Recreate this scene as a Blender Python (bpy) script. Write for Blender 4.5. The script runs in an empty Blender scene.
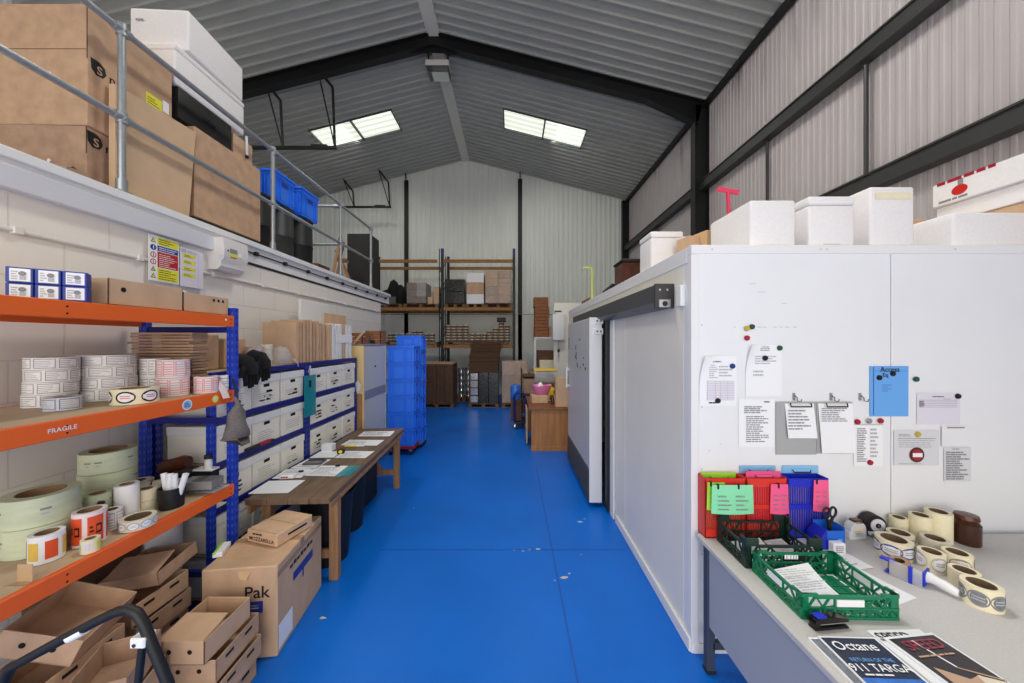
import bpy, bmesh, math, random
from mathutils import Vector as V, Matrix
R = random.Random(7)
S = bpy.context.scene
COL = S.collection
PI = math.pi

# ------------------------------------------------------------------ camera, world, light, exposure
cam = bpy.data.objects.new('camera', bpy.data.cameras.new('camera'))
COL.objects.link(cam)
cam.location = (0, 0, 1.9)
cam.rotation_euler = (PI / 2, 0, 0)
cam.data.sensor_width = 36
cam.data.lens = 12.023          # 342 px focal length in a 1024 px wide frame
cam.data.clip_start = 0.05
S.camera = cam
S.view_settings.view_transform = 'Standard'
S.view_settings.look = 'None'
S.view_settings.gamma = 1
S.view_settings.use_curve_mapping = False
S.view_settings.exposure = 0.06
W = bpy.data.worlds.new('sky'); S.world = W; W.use_nodes = True
W.node_tree.nodes['Background'].inputs[0].default_value = (1, 0.98, .94, 1)
W.node_tree.nodes['Background'].inputs[1].default_value = 1.0
def area(name, loc, rot, sx, sy, power, color=(1, 1, 1)):
    l = bpy.data.lights.new(name, 'AREA'); l.shape = 'RECTANGLE'; l.size = sx; l.size_y = sy
    l.energy = power; l.color = color
    o = bpy.data.objects.new(name, l); COL.objects.link(o); o.location = loc; o.rotation_euler = rot
    return o
# daylight through the open loading door behind the camera
area('loading_door_daylight', (-0.9, -2.85, 2.5), (math.radians(84), 0, 0), 6.4, 4.6, 215, (1, .965, .90))
# daylight through the rooflights: near bay and far bay
SL = 0.255
for y, pw in ((3.2, 230), (9.58, 44)):
    area('rooflight_daylight', (0.91, y, 7.70), (0, -math.atan(SL), 0), 2.2, .9, pw, (1, .985, .91))
    area('rooflight_daylight', (-4.34, y, 7.73), (0, math.atan(SL), 0), 2.2, .9, pw, (1, .985, .91))

# ------------------------------------------------------------------ materials
def lin(c):
    c = c / 255
    return c / 12.92 if c <= .04045 else ((c + .055) / 1.055) ** 2.4
MATS = {}
def mat(name, rgb, rough=.6, metal=0, var=.0, scale=30, bump=0, bscale=None, stretch=(1, 1, 1), alpha=1, trans=0, emit=0, spec=.5):
    m = bpy.data.materials.new(name); m.use_nodes = True
    nt = m.node_tree; b = nt.nodes['Principled BSDF']
    c = tuple(lin(x) for x in rgb) + (1,)
    b.inputs['Base Color'].default_value = c
    b.inputs['Roughness'].default_value = rough
    b.inputs['Metallic'].default_value = metal
    b.inputs['Specular IOR Level'].default_value = spec
    if alpha < 1: b.inputs['Alpha'].default_value = alpha
    if trans: b.inputs['Transmission Weight'].default_value = trans
    if emit:
        b.inputs['Emission Color'].default_value = c; b.inputs['Emission Strength'].default_value = emit
    if var or bump:
        tc = nt.nodes.new('ShaderNodeTexCoord'); mp = nt.nodes.new('ShaderNodeMapping')
        mp.inputs['Scale'].default_value = stretch
        nt.links.new(tc.outputs['Object'], mp.inputs['Vector'])
        n = nt.nodes.new('ShaderNodeTexNoise'); n.inputs['Scale'].default_value = scale
        n.inputs['Detail'].default_value = 4
        nt.links.new(mp.outputs[0], n.inputs['Vector'])
        if var:
            r = nt.nodes.new('ShaderNodeValToRGB')
            r.color_ramp.elements[0].position = .3; r.color_ramp.elements[1].position = .7
            r.color_ramp.elements[0].color = tuple(x * (1 - var) for x in c[:3]) + (1,)
            r.color_ramp.elements[1].color = tuple(min(1, x * (1 + var)) for x in c[:3]) + (1,)
            nt.links.new(n.outputs['Fac'], r.inputs[0]); nt.links.new(r.outputs[0], b.inputs['Base Color'])
        if bump:
            bp = nt.nodes.new('ShaderNodeBump'); bp.inputs['Strength'].default_value = bump
            bp.inputs['Distance'].default_value = .01
            nt.links.new(n.outputs['Fac'], bp.inputs['Height']); nt.links.new(bp.outputs[0], b.inputs['Normal'])
    MATS[name] = m
    return m
mat('card', (204, 169, 137), .8, var=.10, scale=9, stretch=(1, 1, .5))
mat('card2', (194, 158, 128), .8, var=.12, scale=11)
mat('card3', (174, 141, 117), .8, var=.15, scale=14)
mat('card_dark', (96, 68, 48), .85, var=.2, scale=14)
mat('card_edge', (206, 172, 130), .85)
mat('card_edge2', (210, 177, 144), .8, var=.06, scale=8)
mat('card_in', (150, 112, 76), .85)
mat('tape', (176, 140, 98), .25)
mat('ink', (28, 27, 30), .7)
mat('ink_soft', (140, 140, 146), .8)
mat('ink_line', (184, 184, 190), .8)
mat('ink_brick', (150, 142, 148), .7)
mat('ink_blue', (70, 90, 170), .7)
mat('hole', (14, 12, 11), .9)
mat('white', (232, 232, 234), .55)
mat('paper', (240, 241, 245), .7)
mat('paper_lilac', (222, 218, 232), .7)
mat('paper_grey', (214, 215, 220), .7)
mat('foam', (238, 234, 234), .8, var=.03, scale=60, bump=.12)
mat('panel_white', (233, 234, 238), .38, var=.015, scale=3)
mat('panel_side', (240, 236, 225), .4, var=.02, scale=3)
mat('steel_leaf', (214, 214, 213), .35, .1, var=.03, scale=4, stretch=(1, 1, .2))
mat('rail_grey', (96, 98, 99), .4, .4)
mat('black', (18, 18, 19), .55)
mat('black_gloss', (14, 14, 16), .2)
mat('black_wrap', (34, 34, 34), .18, var=.3, scale=25, bump=.5)
mat('black_cloth', (20, 20, 22), .95, var=.3, scale=60, bump=.3)
mat('steel_black', (13, 14, 15), .5)
mat('rail_dark', (50, 50, 49), .5, var=.1, scale=6)
mat('galv', (176, 180, 184), .38, .75, var=.08, scale=40)
mat('steel', (190, 190, 192), .3, .8)
mat('orange', (238, 102, 34), .42, var=.03, scale=6)
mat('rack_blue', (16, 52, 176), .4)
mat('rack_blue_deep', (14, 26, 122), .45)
mat('slot', (78, 104, 196), .6)
mat('crate_blue', (44, 122, 246), .38)
mat('crate_blue_dark', (16, 66, 190), .45)
mat('board', (196, 172, 140), .7, var=.08, scale=20, stretch=(1, .2, 1))
mat('oak', (166, 112, 62), .5, var=.22, scale=6, stretch=(3, 3, .35), bump=.06)
mat('oak_top', (128, 80, 48), .45, var=.15, scale=6, stretch=(3, .3, 1))
mat('timber', (162, 120, 82), .7, var=.2, scale=12, stretch=(3, 3, .3), bump=.15)
mat('bench_top', (112, 90, 70), .55, var=.28, scale=7, stretch=(3, .5, 1), bump=.12)
mat('ply', (226, 196, 138), .7, var=.08, scale=8, stretch=(2, 2, .2))
mat('crate_wood', (146, 92, 56), .75, var=.25, scale=18, stretch=(1, 1, 3))
mat('pallet_wood', (120, 90, 60), .8, var=.2, scale=15)
mat('rack_wood', (150, 104, 58), .7, var=.2, scale=10)
mat('tambour', (196, 198, 198), .45)
mat('tambour_band', (140, 143, 150), .45)
mat('cream', (238, 228, 196), .6, var=.03, scale=40)
mat('cream2', (226, 218, 196), .6)
mat('green_roll', (208, 216, 184), .6, var=.08, scale=12, stretch=(1, 1, 3))
mat('pink_roll', (238, 222, 222), .6)
mat('pink_ink', (226, 120, 124), .7)
mat('white_roll', (248, 245, 244), .6)
mat('core', (150, 120, 88), .8)
mat('core_dark', (112, 92, 70), .85)
mat('red', (206, 36, 30), .4)
mat('red_file', (222, 52, 40), .4)
mat('blue_file', (28, 44, 196), .38)
mat('blue_pot', (34, 104, 214), .4)
mat('magnet_red', (168, 24, 52), .35)
mat('magnet_black', (22, 22, 26), .35)
mat('magnet_green', (34, 84, 58), .35)
mat('magnet_blue', (34, 54, 130), .35)
mat('magnet_yellow', (196, 170, 60), .35)
mat('folder_blue', (104, 168, 236), .6)
mat('clip_blue', (140, 194, 236), .35)
mat('clip_pink', (232, 84, 140), .4)
mat('paper_green', (140, 226, 178), .7)
mat('paper_pink', (244, 92, 148), .7)
mat('lime', (166, 220, 60), .5)
mat('yellow', (244, 214, 30), .5)
mat('yellow_pipe', (206, 212, 78), .45)
mat('tub_yellow', (226, 190, 84), .5)
mat('pink', (232, 130, 180), .5)
mat('pink_grip', (226, 60, 100), .5)
mat('teal', (26, 150, 166), .3, alpha=.72)
mat('clear', (225, 228, 230), .15, alpha=.32)
mat('wrap', (222, 212, 204), .12, var=.3, scale=14, bump=1.0, alpha=.28)
mat('kick_grey', (132, 134, 134), .5)
mat('green_crate', (14, 122, 84), .42)
mat('dark_crate', (28, 50, 44), .42)
mat('clipboard_grey', (176, 177, 178), .45, .2)
mat('grey_box', (150, 148, 146), .7)
mat('grey_cloth', (112, 106, 104), .95, var=.15, scale=80, bump=.3)
mat('brown_leather', (82, 40, 24), .3, var=.25, scale=20, bump=.4)
mat('brown_glass', (64, 34, 22), .2)
mat('dolly_red', (150, 24, 50), .5)
mat('table_top', (200, 197, 194), .55, var=.06, scale=120)
mat('table_side', (168, 171, 180), .5)
mat('table_leg', (64, 70, 84), .5)
mat('mag_navy', (24, 34, 58), .3)
mat('mag_blue', (50, 116, 210), .3, var=.3, scale=20)
mat('mag_dark', (42, 36, 38), .3)
mat('mag_red', (150, 50, 66), .3)
mat('mag_tan', (196, 160, 132), .35)
mat('mag_grey', (120, 124, 132), .35, var=.3, scale=30)
mat('tape_brown', (164, 124, 82), .25)
mat('label_orange', (226, 84, 40), .5)
mat('sign_blue', (36, 58, 150), .5)
mat('sign_red', (186, 32, 44), .5)
mat('sign_yellow', (232, 226, 60), .5)
mat('lamp_glass', (214, 218, 220), .15, .6)
mat('fascia', (212, 213, 222), .5)
mat('socket_white', (228, 224, 222), .45)
mat('silver', (200, 200, 196), .2, .85, var=.2, scale=30)
mat('tin', (206, 196, 178), .4)
mat('rubber', (24, 24, 25), .8)
mat('joint', (150, 148, 148), .7)
mat('smear', (206, 206, 210), .5)
mat('floor_line', (4, 78, 172), .35)
mat('chip', (190, 186, 176), .8)
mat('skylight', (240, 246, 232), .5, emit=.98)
mat('skylight_rib_shade', (226, 234, 216), .5, emit=.80)  # dimmer glow that stands in for shading on the sheet ribs
mat('skylight_bar', (150, 156, 150), .6)

# structural materials with their own node set-ups
def floor_mat():
    m = mat('floor_blue', (0, 103, 205), .30, var=.10, scale=1.2, bump=.0)
    nt = m.node_tree; b = nt.nodes['Principled BSDF']
    n = nt.nodes.new('ShaderNodeTexNoise'); n.inputs['Scale'].default_value = 2.2; n.inputs['Detail'].default_value = 6
    r = nt.nodes.new('ShaderNodeMapRange'); r.inputs['To Min'].default_value = .28; r.inputs['To Max'].default_value = .52
    nt.links.new(n.outputs['Fac'], r.inputs['Value']); nt.links.new(r.outputs[0], b.inputs['Roughness'])
    b.inputs['Specular IOR Level'].default_value = .35
floor_mat()
mat('roof_sheet', (166, 167, 164), .3, var=.05, scale=1.5)
mat('ridge_strip', (206, 205, 200), .5)
mat('wall_sheet', (182, 174, 175), .55, var=.06, scale=2.5, stretch=(1, 6, .6))
mat('gable_sheet', (232, 235, 229), .55, var=.04, scale=1.5, stretch=(5, 1, .4))
mat('gable_low', (222, 222, 214), .6)
def wall_dirt():
    m = MATS['wall_sheet']; nt = m.node_tree; b = nt.nodes['Principled BSDF']
    src = b.inputs['Base Color'].links[0].from_socket
    tc = nt.nodes.new('ShaderNodeTexCoord'); mp = nt.nodes.new('ShaderNodeMapping'); mp.inputs['Scale'].default_value = (1, 3.2, .35)
    n = nt.nodes.new('ShaderNodeTexNoise'); n.inputs['Scale'].default_value = 1.4; n.inputs['Detail'].default_value = 5
    sp = nt.nodes.new('ShaderNodeSeparateXYZ'); hr = nt.nodes.new('ShaderNodeMapRange')
    hr.inputs['From Min'].default_value = 5.9; hr.inputs['From Max'].default_value = 7.0
    nr = nt.nodes.new('ShaderNodeMapRange'); nr.inputs['From Min'].default_value = .52; nr.inputs['From Max'].default_value = .72
    mu = nt.nodes.new('ShaderNodeMath'); mu.operation = 'MULTIPLY'
    mx = nt.nodes.new('ShaderNodeMix'); mx.data_type = 'RGBA'
    L = nt.links.new
    L(tc.outputs['Object'], mp.inputs['Vector']); L(mp.outputs[0], n.inputs['Vector']); L(tc.outputs['Object'], sp.inputs[0]); L(sp.outputs['Z'], hr.inputs['Value'])
    L(n.outputs['Fac'], nr.inputs['Value']); L(nr.outputs[0], mu.inputs[0]); L(hr.outputs[0], mu.inputs[1]); L(mu.outputs[0], mx.inputs['Factor'])
    L(src, mx.inputs['A']); mx.inputs['B'].default_value = (.07, .055, .05, 1); L(mx.outputs['Result'], b.inputs['Base Color'])
wall_dirt()
def block_mat():
    m = mat('block_white', (226, 222, 219), .6)
    nt = m.node_tree; b = nt.nodes['Principled BSDF']
    tc = nt.nodes.new('ShaderNodeTexCoord'); sp = nt.nodes.new('ShaderNodeSeparateXYZ'); cb = nt.nodes.new('ShaderNodeCombineXYZ')
    nt.links.new(tc.outputs['Object'], sp.inputs[0]); nt.links.new(sp.outputs['Y'], cb.inputs['X']); nt.links.new(sp.outputs['Z'], cb.inputs['Y'])
    br = nt.nodes.new('ShaderNodeTexBrick'); br.inputs['Scale'].default_value = 1
    br.inputs['Brick Width'].default_value = .45; br.inputs['Row Height'].default_value = .225; br.inputs['Mortar Size'].default_value = .005
    br.inputs['Color1'].default_value = br.inputs['Color2'].default_value = tuple(lin(x) for x in (236, 230, 224)) + (1,)
    br.inputs['Mortar'].default_value = tuple(lin(x) for x in (222, 215, 209)) + (1,)
    nt.links.new(cb.outputs[0], br.inputs['Vector']); nt.links.new(br.outputs['Color'], b.inputs['Base Color'])
    bp = nt.nodes.new('ShaderNodeBump'); bp.inputs['Strength'].default_value = .5; bp.inputs['Distance'].default_value = .008; bp.invert = True
    nt.links.new(br.outputs['Fac'], bp.inputs['Height']); nt.links.new(bp.outputs[0], b.inputs['Normal'])
block_mat()

# ------------------------------------------------------------------ mesh builder
_txt = {}
def text_geo(s):
    if s not in _txt:
        c = bpy.data.curves.new('t', 'FONT'); c.body = s; c.size = 1; c.resolution_u = 3; c.offset = .012; c.align_x = 'CENTER'; c.align_y = 'CENTER'
        o = bpy.data.objects.new('t', c); me = o.to_mesh()
        _txt[s] = ([v.co.copy() for v in me.vertices], [list(p.vertices) for p in me.polygons])
        o.to_mesh_clear(); bpy.data.objects.remove(o); bpy.data.curves.remove(c)
    return _txt[s]
class M:
    def __init__(s): s.bm = bmesh.new(); s.ms = []
    def mi(s, m):
        if m not in s.ms: s.ms.append(m)
        return s.ms.index(m)
    def face(s, pts, m):
        f = s.bm.faces.new([s.bm.verts.new(p) for p in pts]); f.material_index = s.mi(m); return f
    def grid(s, rows, m, close=False):      # rows of points
        vs = [[s.bm.verts.new(p) for p in r] for r in rows]; k = s.mi(m)
        for a, b in zip(vs, vs[1:]):
            n = len(a)
            for i in range(n if close else n - 1):
                f = s.bm.faces.new((a[i], a[(i + 1) % n], b[(i + 1) % n], b[i])); f.material_index = k
        return vs
    def box(s, a, b, m, bev=0, seg=1, mx=None):
        a, b = V(a), V(b); c = (a + b) / 2; d = b - a
        g = bmesh.ops.create_cube(s.bm, size=1, matrix=Matrix.Translation(c) @ Matrix.Diagonal((abs(d.x), abs(d.y), abs(d.z), 1)))['verts']
        fs = {f for v in g for f in v.link_faces}; k = s.mi(m)
        for f in fs: f.material_index = k
        if bev:
            es = list({e for v in g for e in v.link_edges})
            r = bmesh.ops.bevel(s.bm, geom=es, offset=bev, segments=seg, affect='EDGES', profile=.5)
            for f in r['faces']: f.material_index = k
            g = list({v for f in r['faces'] for v in f.verts} | {v for v in g if v.is_valid})
        if mx is not None: bmesh.ops.transform(s.bm, matrix=mx, verts=[v for v in g if v.is_valid])
        return s
    def cyl(s, p, q, r, m, n=16, r2=None, cap=True):
        p, q = V(p), V(q); ax = (q - p).normalized(); r2 = r if r2 is None else r2
        u = ax.orthogonal().normalized(); w = ax.cross(u)
        A = [p + (u * math.cos(2 * PI * i / n) + w * math.sin(2 * PI * i / n)) * r for i in range(n)]
        B = [q + (u * math.cos(2 * PI * i / n) + w * math.sin(2 * PI * i / n)) * r2 for i in range(n)]
        vs = s.grid([A, B], m, True); k = s.mi(m)
        if cap:
            for ring in vs:
                f = s.bm.faces.new(ring); f.material_index = k
        return s
    def lathe(s, prof, m, c=(0, 0, 0), n=28):   # profile of (r, z), closed ring if first == last
        rows = [[(c[0] + r * math.cos(2 * PI * i / n), c[1] + r * math.sin(2 * PI * i / n), c[2] + z) for i in range(n)] for r, z in prof]
        s.grid(rows, m, True); return s
    def tube(s, path, r, m, n=10, cap=True):
        path = [V(p) for p in path]; rows = []; u = None
        for i, p in enumerate(path):
            d = (path[min(i + 1, len(path) - 1)] - path[max(i - 1, 0)]).normalized()
            if u is None: u = d.orthogonal().normalized()
            else: u = (u - d * u.dot(d)).normalized()
            w = d.cross(u); rr = r[i] if isinstance(r, (list, tuple)) else r
            rows.append([p + (u * math.cos(2 * PI * k / n) + w * math.sin(2 * PI * k / n)) * rr for k in range(n)])
        vs = s.grid(rows, m, True); k = s.mi(m)
        if cap:
            for ring in (vs[0], vs[-1]):
                f = s.bm.faces.new(ring); f.material_index = k
        return s
    def prism(s, pts, d, m):                 # polygon extruded by vector d
        d = V(d); a = [V(p) for p in pts]; k = s.mi(m)
        va = [s.bm.verts.new(p) for p in a]; vb = [s.bm.verts.new(p + d) for p in a]
        fs = [s.bm.faces.new(va), s.bm.faces.new(vb[::-1])]
        n = len(a)
        for i in range(n): fs.append(s.bm.faces.new((va[i], va[(i + 1) % n], vb[(i + 1) % n], vb[i])))
        for f in fs: f.material_index = k
        return s
    def patch(s, r, t0, t1, z0, z1, m, n=4, c=(0, 0)):   # printed patch on a cylinder of radius r
        k = max(1, n)
        A = [(c[0] + r * math.cos(t0 + (t1 - t0) * i / k), c[1] + r * math.sin(t0 + (t1 - t0) * i / k), z0) for i in range(k + 1)]
        s.grid([A, [(x, y, z1) for x, y, _ in A]], m); return s
    def quad(s, o, u, v, a, b, m, off=None):  # printed rectangle: a=(s0,t0), b=(s1,t1) on plane o,u,v
        o, u, v = V(o), V(u), V(v); n = u.cross(v).normalized() * (off if off is not None else .0015)
        s.face([o + u * a[0] + v * a[1] + n, o + u * b[0] + v * a[1] + n, o + u * b[0] + v * b[1] + n, o + u * a[0] + v * b[1] + n], m); return s
    def disc(s, c, n_, r, m, n=16, off=.0015, sq=1):
        nn = V(n_).normalized(); u = V((0, 0, 1)).cross(nn)
        u = V((1, 0, 0)) if u.length < .01 else u.normalized()
        w = nn.cross(u); c = V(c) + nn * off
        s.face([c + u * math.cos(2 * PI * i / n) * r + w * math.sin(2 * PI * i / n) * r * sq for i in range(n)], m); return s
    def lines(s, o, u, v, w, h, n, m='ink_line', fill=.5, seed=0, off=.0015):  # rows of printed text
        rr = random.Random(seed)
        for i in range(n):
            t = h - (i + .75) * h / n; x = 0
            end = w * rr.uniform(.55, 1)
            while x < end - .002:
                l = min(end - x, w * rr.uniform(.08, .3)); s.quad(o, u, v, (x, t), (x + l, t + h / n * fill), m, off); x += l + w * .025
        return s
    def text(s, t, c, u, v, size, m, off=.0018):
        vs, fs = text_geo(t); u, v, c = V(u).normalized(), V(v).normalized(), V(c); n = u.cross(v) * off; k = s.mi(m)
        bv = [s.bm.verts.new(c + u * (p.x * size) + v * (p.y * size) + n) for p in vs]
        for f in fs:
            try: s.bm.faces.new([bv[i] for i in f]).material_index = k
            except ValueError: pass
        return s
    def mesh(s, name, smooth=0):
        me = bpy.data.meshes.new(name)
        bmesh.ops.recalc_face_normals(s.bm, faces=[f for f in s.bm.faces])
        if smooth:
            for f in s.bm.faces: f.smooth = True
            for e in s.bm.edges:
                if len(e.link_faces) == 2 and e.calc_face_angle(0) > math.radians(smooth): e.smooth = False
        s.bm.to_mesh(me); s.bm.free()
        for m in s.ms: me.materials.append(MATS[m])
        return me
    def obj(s, name, parent=None, smooth=35, label=None):
        o = bpy.data.objects.new(name, s.mesh(name, smooth)); COL.objects.link(o)
        if parent is not None: o.parent = parent
        if label: o['label'] = label
        return o
def tag(o, label, cat, group=None, loc=None, rz=None, rot=None):
    o['label'] = label; o['category'] = cat
    if group: o['group'] = group
    if loc is not None: o.location = loc
    if rz is not None: o.rotation_euler = (0, 0, rz)
    if rot is not None: o.rotation_euler = rot
    return o
def thing(name, label, cat, loc=(0, 0, 0), rz=0, group=None, rot=None):
    o = bpy.data.objects.new(name, None); COL.objects.link(o); o.empty_display_size = .1
    return tag(o, label, cat, group, loc, rz, rot)
def struct(m, name, smooth=0):
    o = m.obj(name, None, smooth); o['kind'] = 'structure'; return o
KIDS = {}
def dup(root, label, loc=None, rz=None, group=None, rot=None):
    def cp(o, par):
        c = o.copy(); COL.objects.link(c)
        if par is not None: c.parent = par
        for k in list(o.children): cp(k, c)
        return c
    r = cp(root, None); r['label'] = label
    if group: r['group'] = group
    if loc is not None: r.location = loc
    if rot is not None: r.rotation_euler = rot
    elif rz is not None: r.rotation_euler = (0, 0, rz)
    return r
ORD = ['lowest', 'second', 'third', 'fourth', 'fifth', 'sixth', 'seventh', 'eighth']
def rank(i, n):
    return 'topmost' if i == n - 1 and n > 1 else ('lowest' if i == 0 else ORD[i] + ' from the bottom')
EX, EY, EZ = V((1, 0, 0)), V((0, 1, 0)), V((0, 0, 1))
# ------------------------------------------------------------------ the building
XL, XR, XC, Y0, Y1 = -7.5, 4.18, -1.67, -3.0, 12.4
ZR, ZE = 8.50, 7.01
CX, CY, CZ, CE = 1.10, 2.09, 2.49, 6.6         # cold store: side face, front face, top, far end
def roof_z(x): return ZR - SL * abs(x - XC)
m = M(); m.box((XL, Y0, -.15), (XR, Y1, 0), 'floor_blue'); struct(m, 'floor')
# paint joints and worn chips in the floor paint
m = M()
for y, x0, x1 in ((3.12, -1.2, 1.02), (7.4, -1.9, .2)):
    m.box((x0, y - .006, 0), (x1, y + .006, .0012), 'floor_line')
m.box((.36, 1.2, 0), (.372, 5.2, .0012), 'floor_line')
struct(m, 'floor_joint_lines')
m = M()
for x, y, r in ((.1, 3.1, .016), (.16, 3.12, .011), (.24, 3.13, .022), (.02, 3.11, .008), (.42, 2.75, .03), (.47, 2.8, .014), (.34, 2.72, .01), (.72, 3.6, .03), (.78, 3.66, .015), (-1.12, 3.9, .012), (-1.3, 2.35, .02), (.62, 3.05, .01)):
    pts = [(x + r * R.uniform(.6, 1.5) * math.cos(a * PI / 4), y + r * .5 * R.uniform(.5, 1.4) * math.sin(a * PI / 4), .0016) for a in range(8)]
    m.face(pts, 'chip')
o = struct(m, 'floor_chips')

def roof_patch(m, x0, x1, ya, yb):
    def col(y, dz): return [(x0, y, roof_z(x0) + dz), (x1, y, roof_z(x1) + dz)]
    rows = []; P = .205
    k0 = math.floor(ya / P); y = k0 * P
    prof = [(0, 0), (.006, -.042), (.034, -.042), (.06, 0)]
    pts = []
    while y < yb:
        pts += [(y + a, d) for a, d in prof]; y += P
    pts = [(min(max(a, ya), yb), d) for a, d in pts if ya - .03 <= a <= yb + .03]
    pts = [(ya, 0)] + [p for p in pts if ya < p[0] < yb] + [(yb, 0)]
    m.grid([col(y, d) for y, d in pts], 'roof_sheet')
m = M()
LX, RX = (-5.45, -3.22), (-.24, 2.02)
for xa, xb, (h0, h1) in ((XL, XC, LX), (XC, XR, RX)):
    ys = Y0
    for ya, yb in ((2.75, 3.65), (9.12, 10.04)):
        roof_patch(m, xa, xb, ys, ya)
        roof_patch(m, xa, h0, ya, yb); roof_patch(m, h1, xb, ya, yb); ys = yb
    roof_patch(m, xa, xb, ys, Y1)
struct(m, 'ceiling', 20)
m = M()
for y in (Y0,):
    m.prism([(XC - .14, y, ZR - .075), (XC + .14, y, ZR - .075), (XC + .14, y, ZR - .05), (XC - .14, y, ZR - .05)], (0, Y1 - Y0, 0), 'ridge_strip')
struct(m, 'ceiling_ridge_trim')
n = 1
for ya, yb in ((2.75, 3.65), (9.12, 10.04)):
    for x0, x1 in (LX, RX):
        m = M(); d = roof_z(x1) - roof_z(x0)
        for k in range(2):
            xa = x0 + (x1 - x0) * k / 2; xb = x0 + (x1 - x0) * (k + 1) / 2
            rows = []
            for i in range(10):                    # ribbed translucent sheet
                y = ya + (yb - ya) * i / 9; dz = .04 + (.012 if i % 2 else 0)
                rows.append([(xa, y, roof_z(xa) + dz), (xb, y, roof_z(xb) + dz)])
            vs = m.grid(rows, 'skylight'); k2 = m.mi('skylight_rib_shade')
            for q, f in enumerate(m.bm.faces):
                if q % 2: f.material_index = k2  # every other strip takes the dimmer glow as painted rib shading
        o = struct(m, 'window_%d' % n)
        f = M(); mx = (x0 + x1) / 2
        for a, b in (((x0, ya), (x1, ya + .03)), ((x0, yb - .03), (x1, yb)), ((mx - .02, ya), (mx + .02, yb)), ((x0, ya), (x0 + .03, yb)), ((x1 - .03, ya), (x1, yb))):
            f.prism([(a[0], a[1], roof_z(a[0]) - .03), (b[0], a[1], roof_z(b[0]) - .03), (b[0], b[1], roof_z(b[0]) - .03), (a[0], b[1], roof_z(a[0]) - .03)], (0, 0, .06), 'rail_grey')
        f.obj('window_frame', o, 0); n += 1
def ribbed(m, horiz, axis, c, z0, ztop, pitch, depth, mt, sgn):  # vertical ribbed cladding
    a, b = horiz; t = a; pts = []
    while t < b:
        pts += [(t, 0), (t + pitch * .3, 0), (t + pitch * .42, depth), (t + pitch * .72, depth), (t + pitch * .84, 0)]; t += pitch
    pts = [p for p in pts if p[0] <= b] + [(b, 0)]
    lo, hi = [], []
    for t, d in pts:
        x, y = ((c + sgn * d), t) if axis == 'x' else (t, c + sgn * d)
        lo.append((x, y, z0)); hi.append((x, y, ztop(x)))
    m.grid([lo, hi], mt)
m = M(); ribbed(m, (Y0, Y1), 'x', XR, 0, lambda x: ZE, .095, .006, 'wall_sheet', -1); struct(m, 'wall_right', 20)
m = M(); ribbed(m, (Y0, Y1), 'x', XL, 0, lambda x: ZE, .19, .022, 'wall_sheet', 1); struct(m, 'wall_left', 20)
m = M(); ribbed(m, (XL, XC), 'y', Y1, 2.88, roof_z, .17, .022, 'gable_sheet', -1); ribbed(m, (XC, XR), 'y', Y1, 2.88, roof_z, .17, .022, 'gable_sheet', -1)
m.box((XL, Y1 - .05, 0), (XR, Y1, 2.88), 'gable_low'); m.box((XL, Y1 - .06, 2.87), (XR, Y1, 2.885), 'rail_grey')
struct(m, 'wall_back', 20)
m = M()
m.box((XL, Y0 - .1, 0), (-4.2, Y0, 8.5), 'gable_sheet'); m.box((3.6, Y0 - .1, 0), (XR, Y0, 7), 'gable_sheet')
m.prism([(-4.2, Y0, 5), (3.6, Y0, 5), (3.6, Y0, roof_z(3.6)), (XC, Y0, ZR), (-4.2, Y0, roof_z(-4.2))], (0, -.1, 0), 'gable_sheet')
struct(m, 'wall_front')
# steel frame
def ibeam(m, p, q, h, w, up, mt='steel_black', h2=None):
    p, q = V(p), V(q); d = (q - p).normalized(); up = V(up); up = (up - d * up.dot(d)).normalized(); s = d.cross(up)
    h2 = h2 or h
    def bar(o0, o1, hh0, hh1, ww):   # o = offset of centre along up
        pts = [p + up * (o0 - hh0 / 2) - s * ww / 2, p + up * (o0 - hh0 / 2) + s * ww / 2, p + up * (o0 + hh0 / 2) + s * ww / 2, p + up * (o0 + hh0 / 2) - s * ww / 2]
        pt2 = [q + up * (o1 - hh1 / 2) - s * ww / 2, q + up * (o1 - hh1 / 2) + s * ww / 2, q + up * (o1 + hh1 / 2) + s * ww / 2, q + up * (o1 + hh1 / 2) - s * ww / 2]
        vs = m.grid([pts, pt2], mt, True); k = m.mi(mt)
        for r in vs: m.bm.faces.new(r).material_index = k
    t = .018
    bar(-t / 2, -t / 2, t, t, w); bar(-h + t / 2, -h2 + t / 2, t, t, w); bar(-h / 2, -h2 / 2, h - 2 * t, h2 - 2 * t, .014)
YF = 7.32
for nm, xa, xe in (('ceiling_beam_right', XC, XR - .1), ('ceiling_beam_left', XC, XL + .1)):
    m = M(); sg = 1 if xe > xa else -1
    def pt(x): return (x, YF, roof_z(x) - .03)
    x1 = xe - sg * 1.15
    ibeam(m, pt(xa), pt(x1), .27, .17, EZ); ibeam(m, pt(x1), pt(xe), .27, .17, EZ, h2=.50)
    m.prism([(xa, YF - .01, ZR - .03), (xa + sg * .6, YF - .01, roof_z(xa + sg * .6) - .2), (xa + sg * .6, YF - .01, roof_z(xa + sg * .6) - .3), (xa, YF - .01, ZR - .42)], (0, .02, 0), 'steel_black')
    struct(m, nm)
m = M(); ibeam(m, (XR - .01, YF, 0), (XR - .01, YF, ZE - .05), .3, .18, EX); struct(m, 'column_right')
m = M(); ibeam(m, (XL + .31, YF, 0), (XL + .31, YF, ZE - .05), .3, .18, EX); struct(m, 'column_left')
m = M(); ibeam(m, (XR - .01, Y1 - .12, 0), (XR - .01, Y1 - .12, ZE - .05), .22, .16, EX); struct(m, 'column_corner')
m = M(); m.box((XR - .11, Y0, ZE - .12), (XR - .02, Y1, ZE - .02), 'steel_black'); struct(m, 'beam_eaves')
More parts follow.
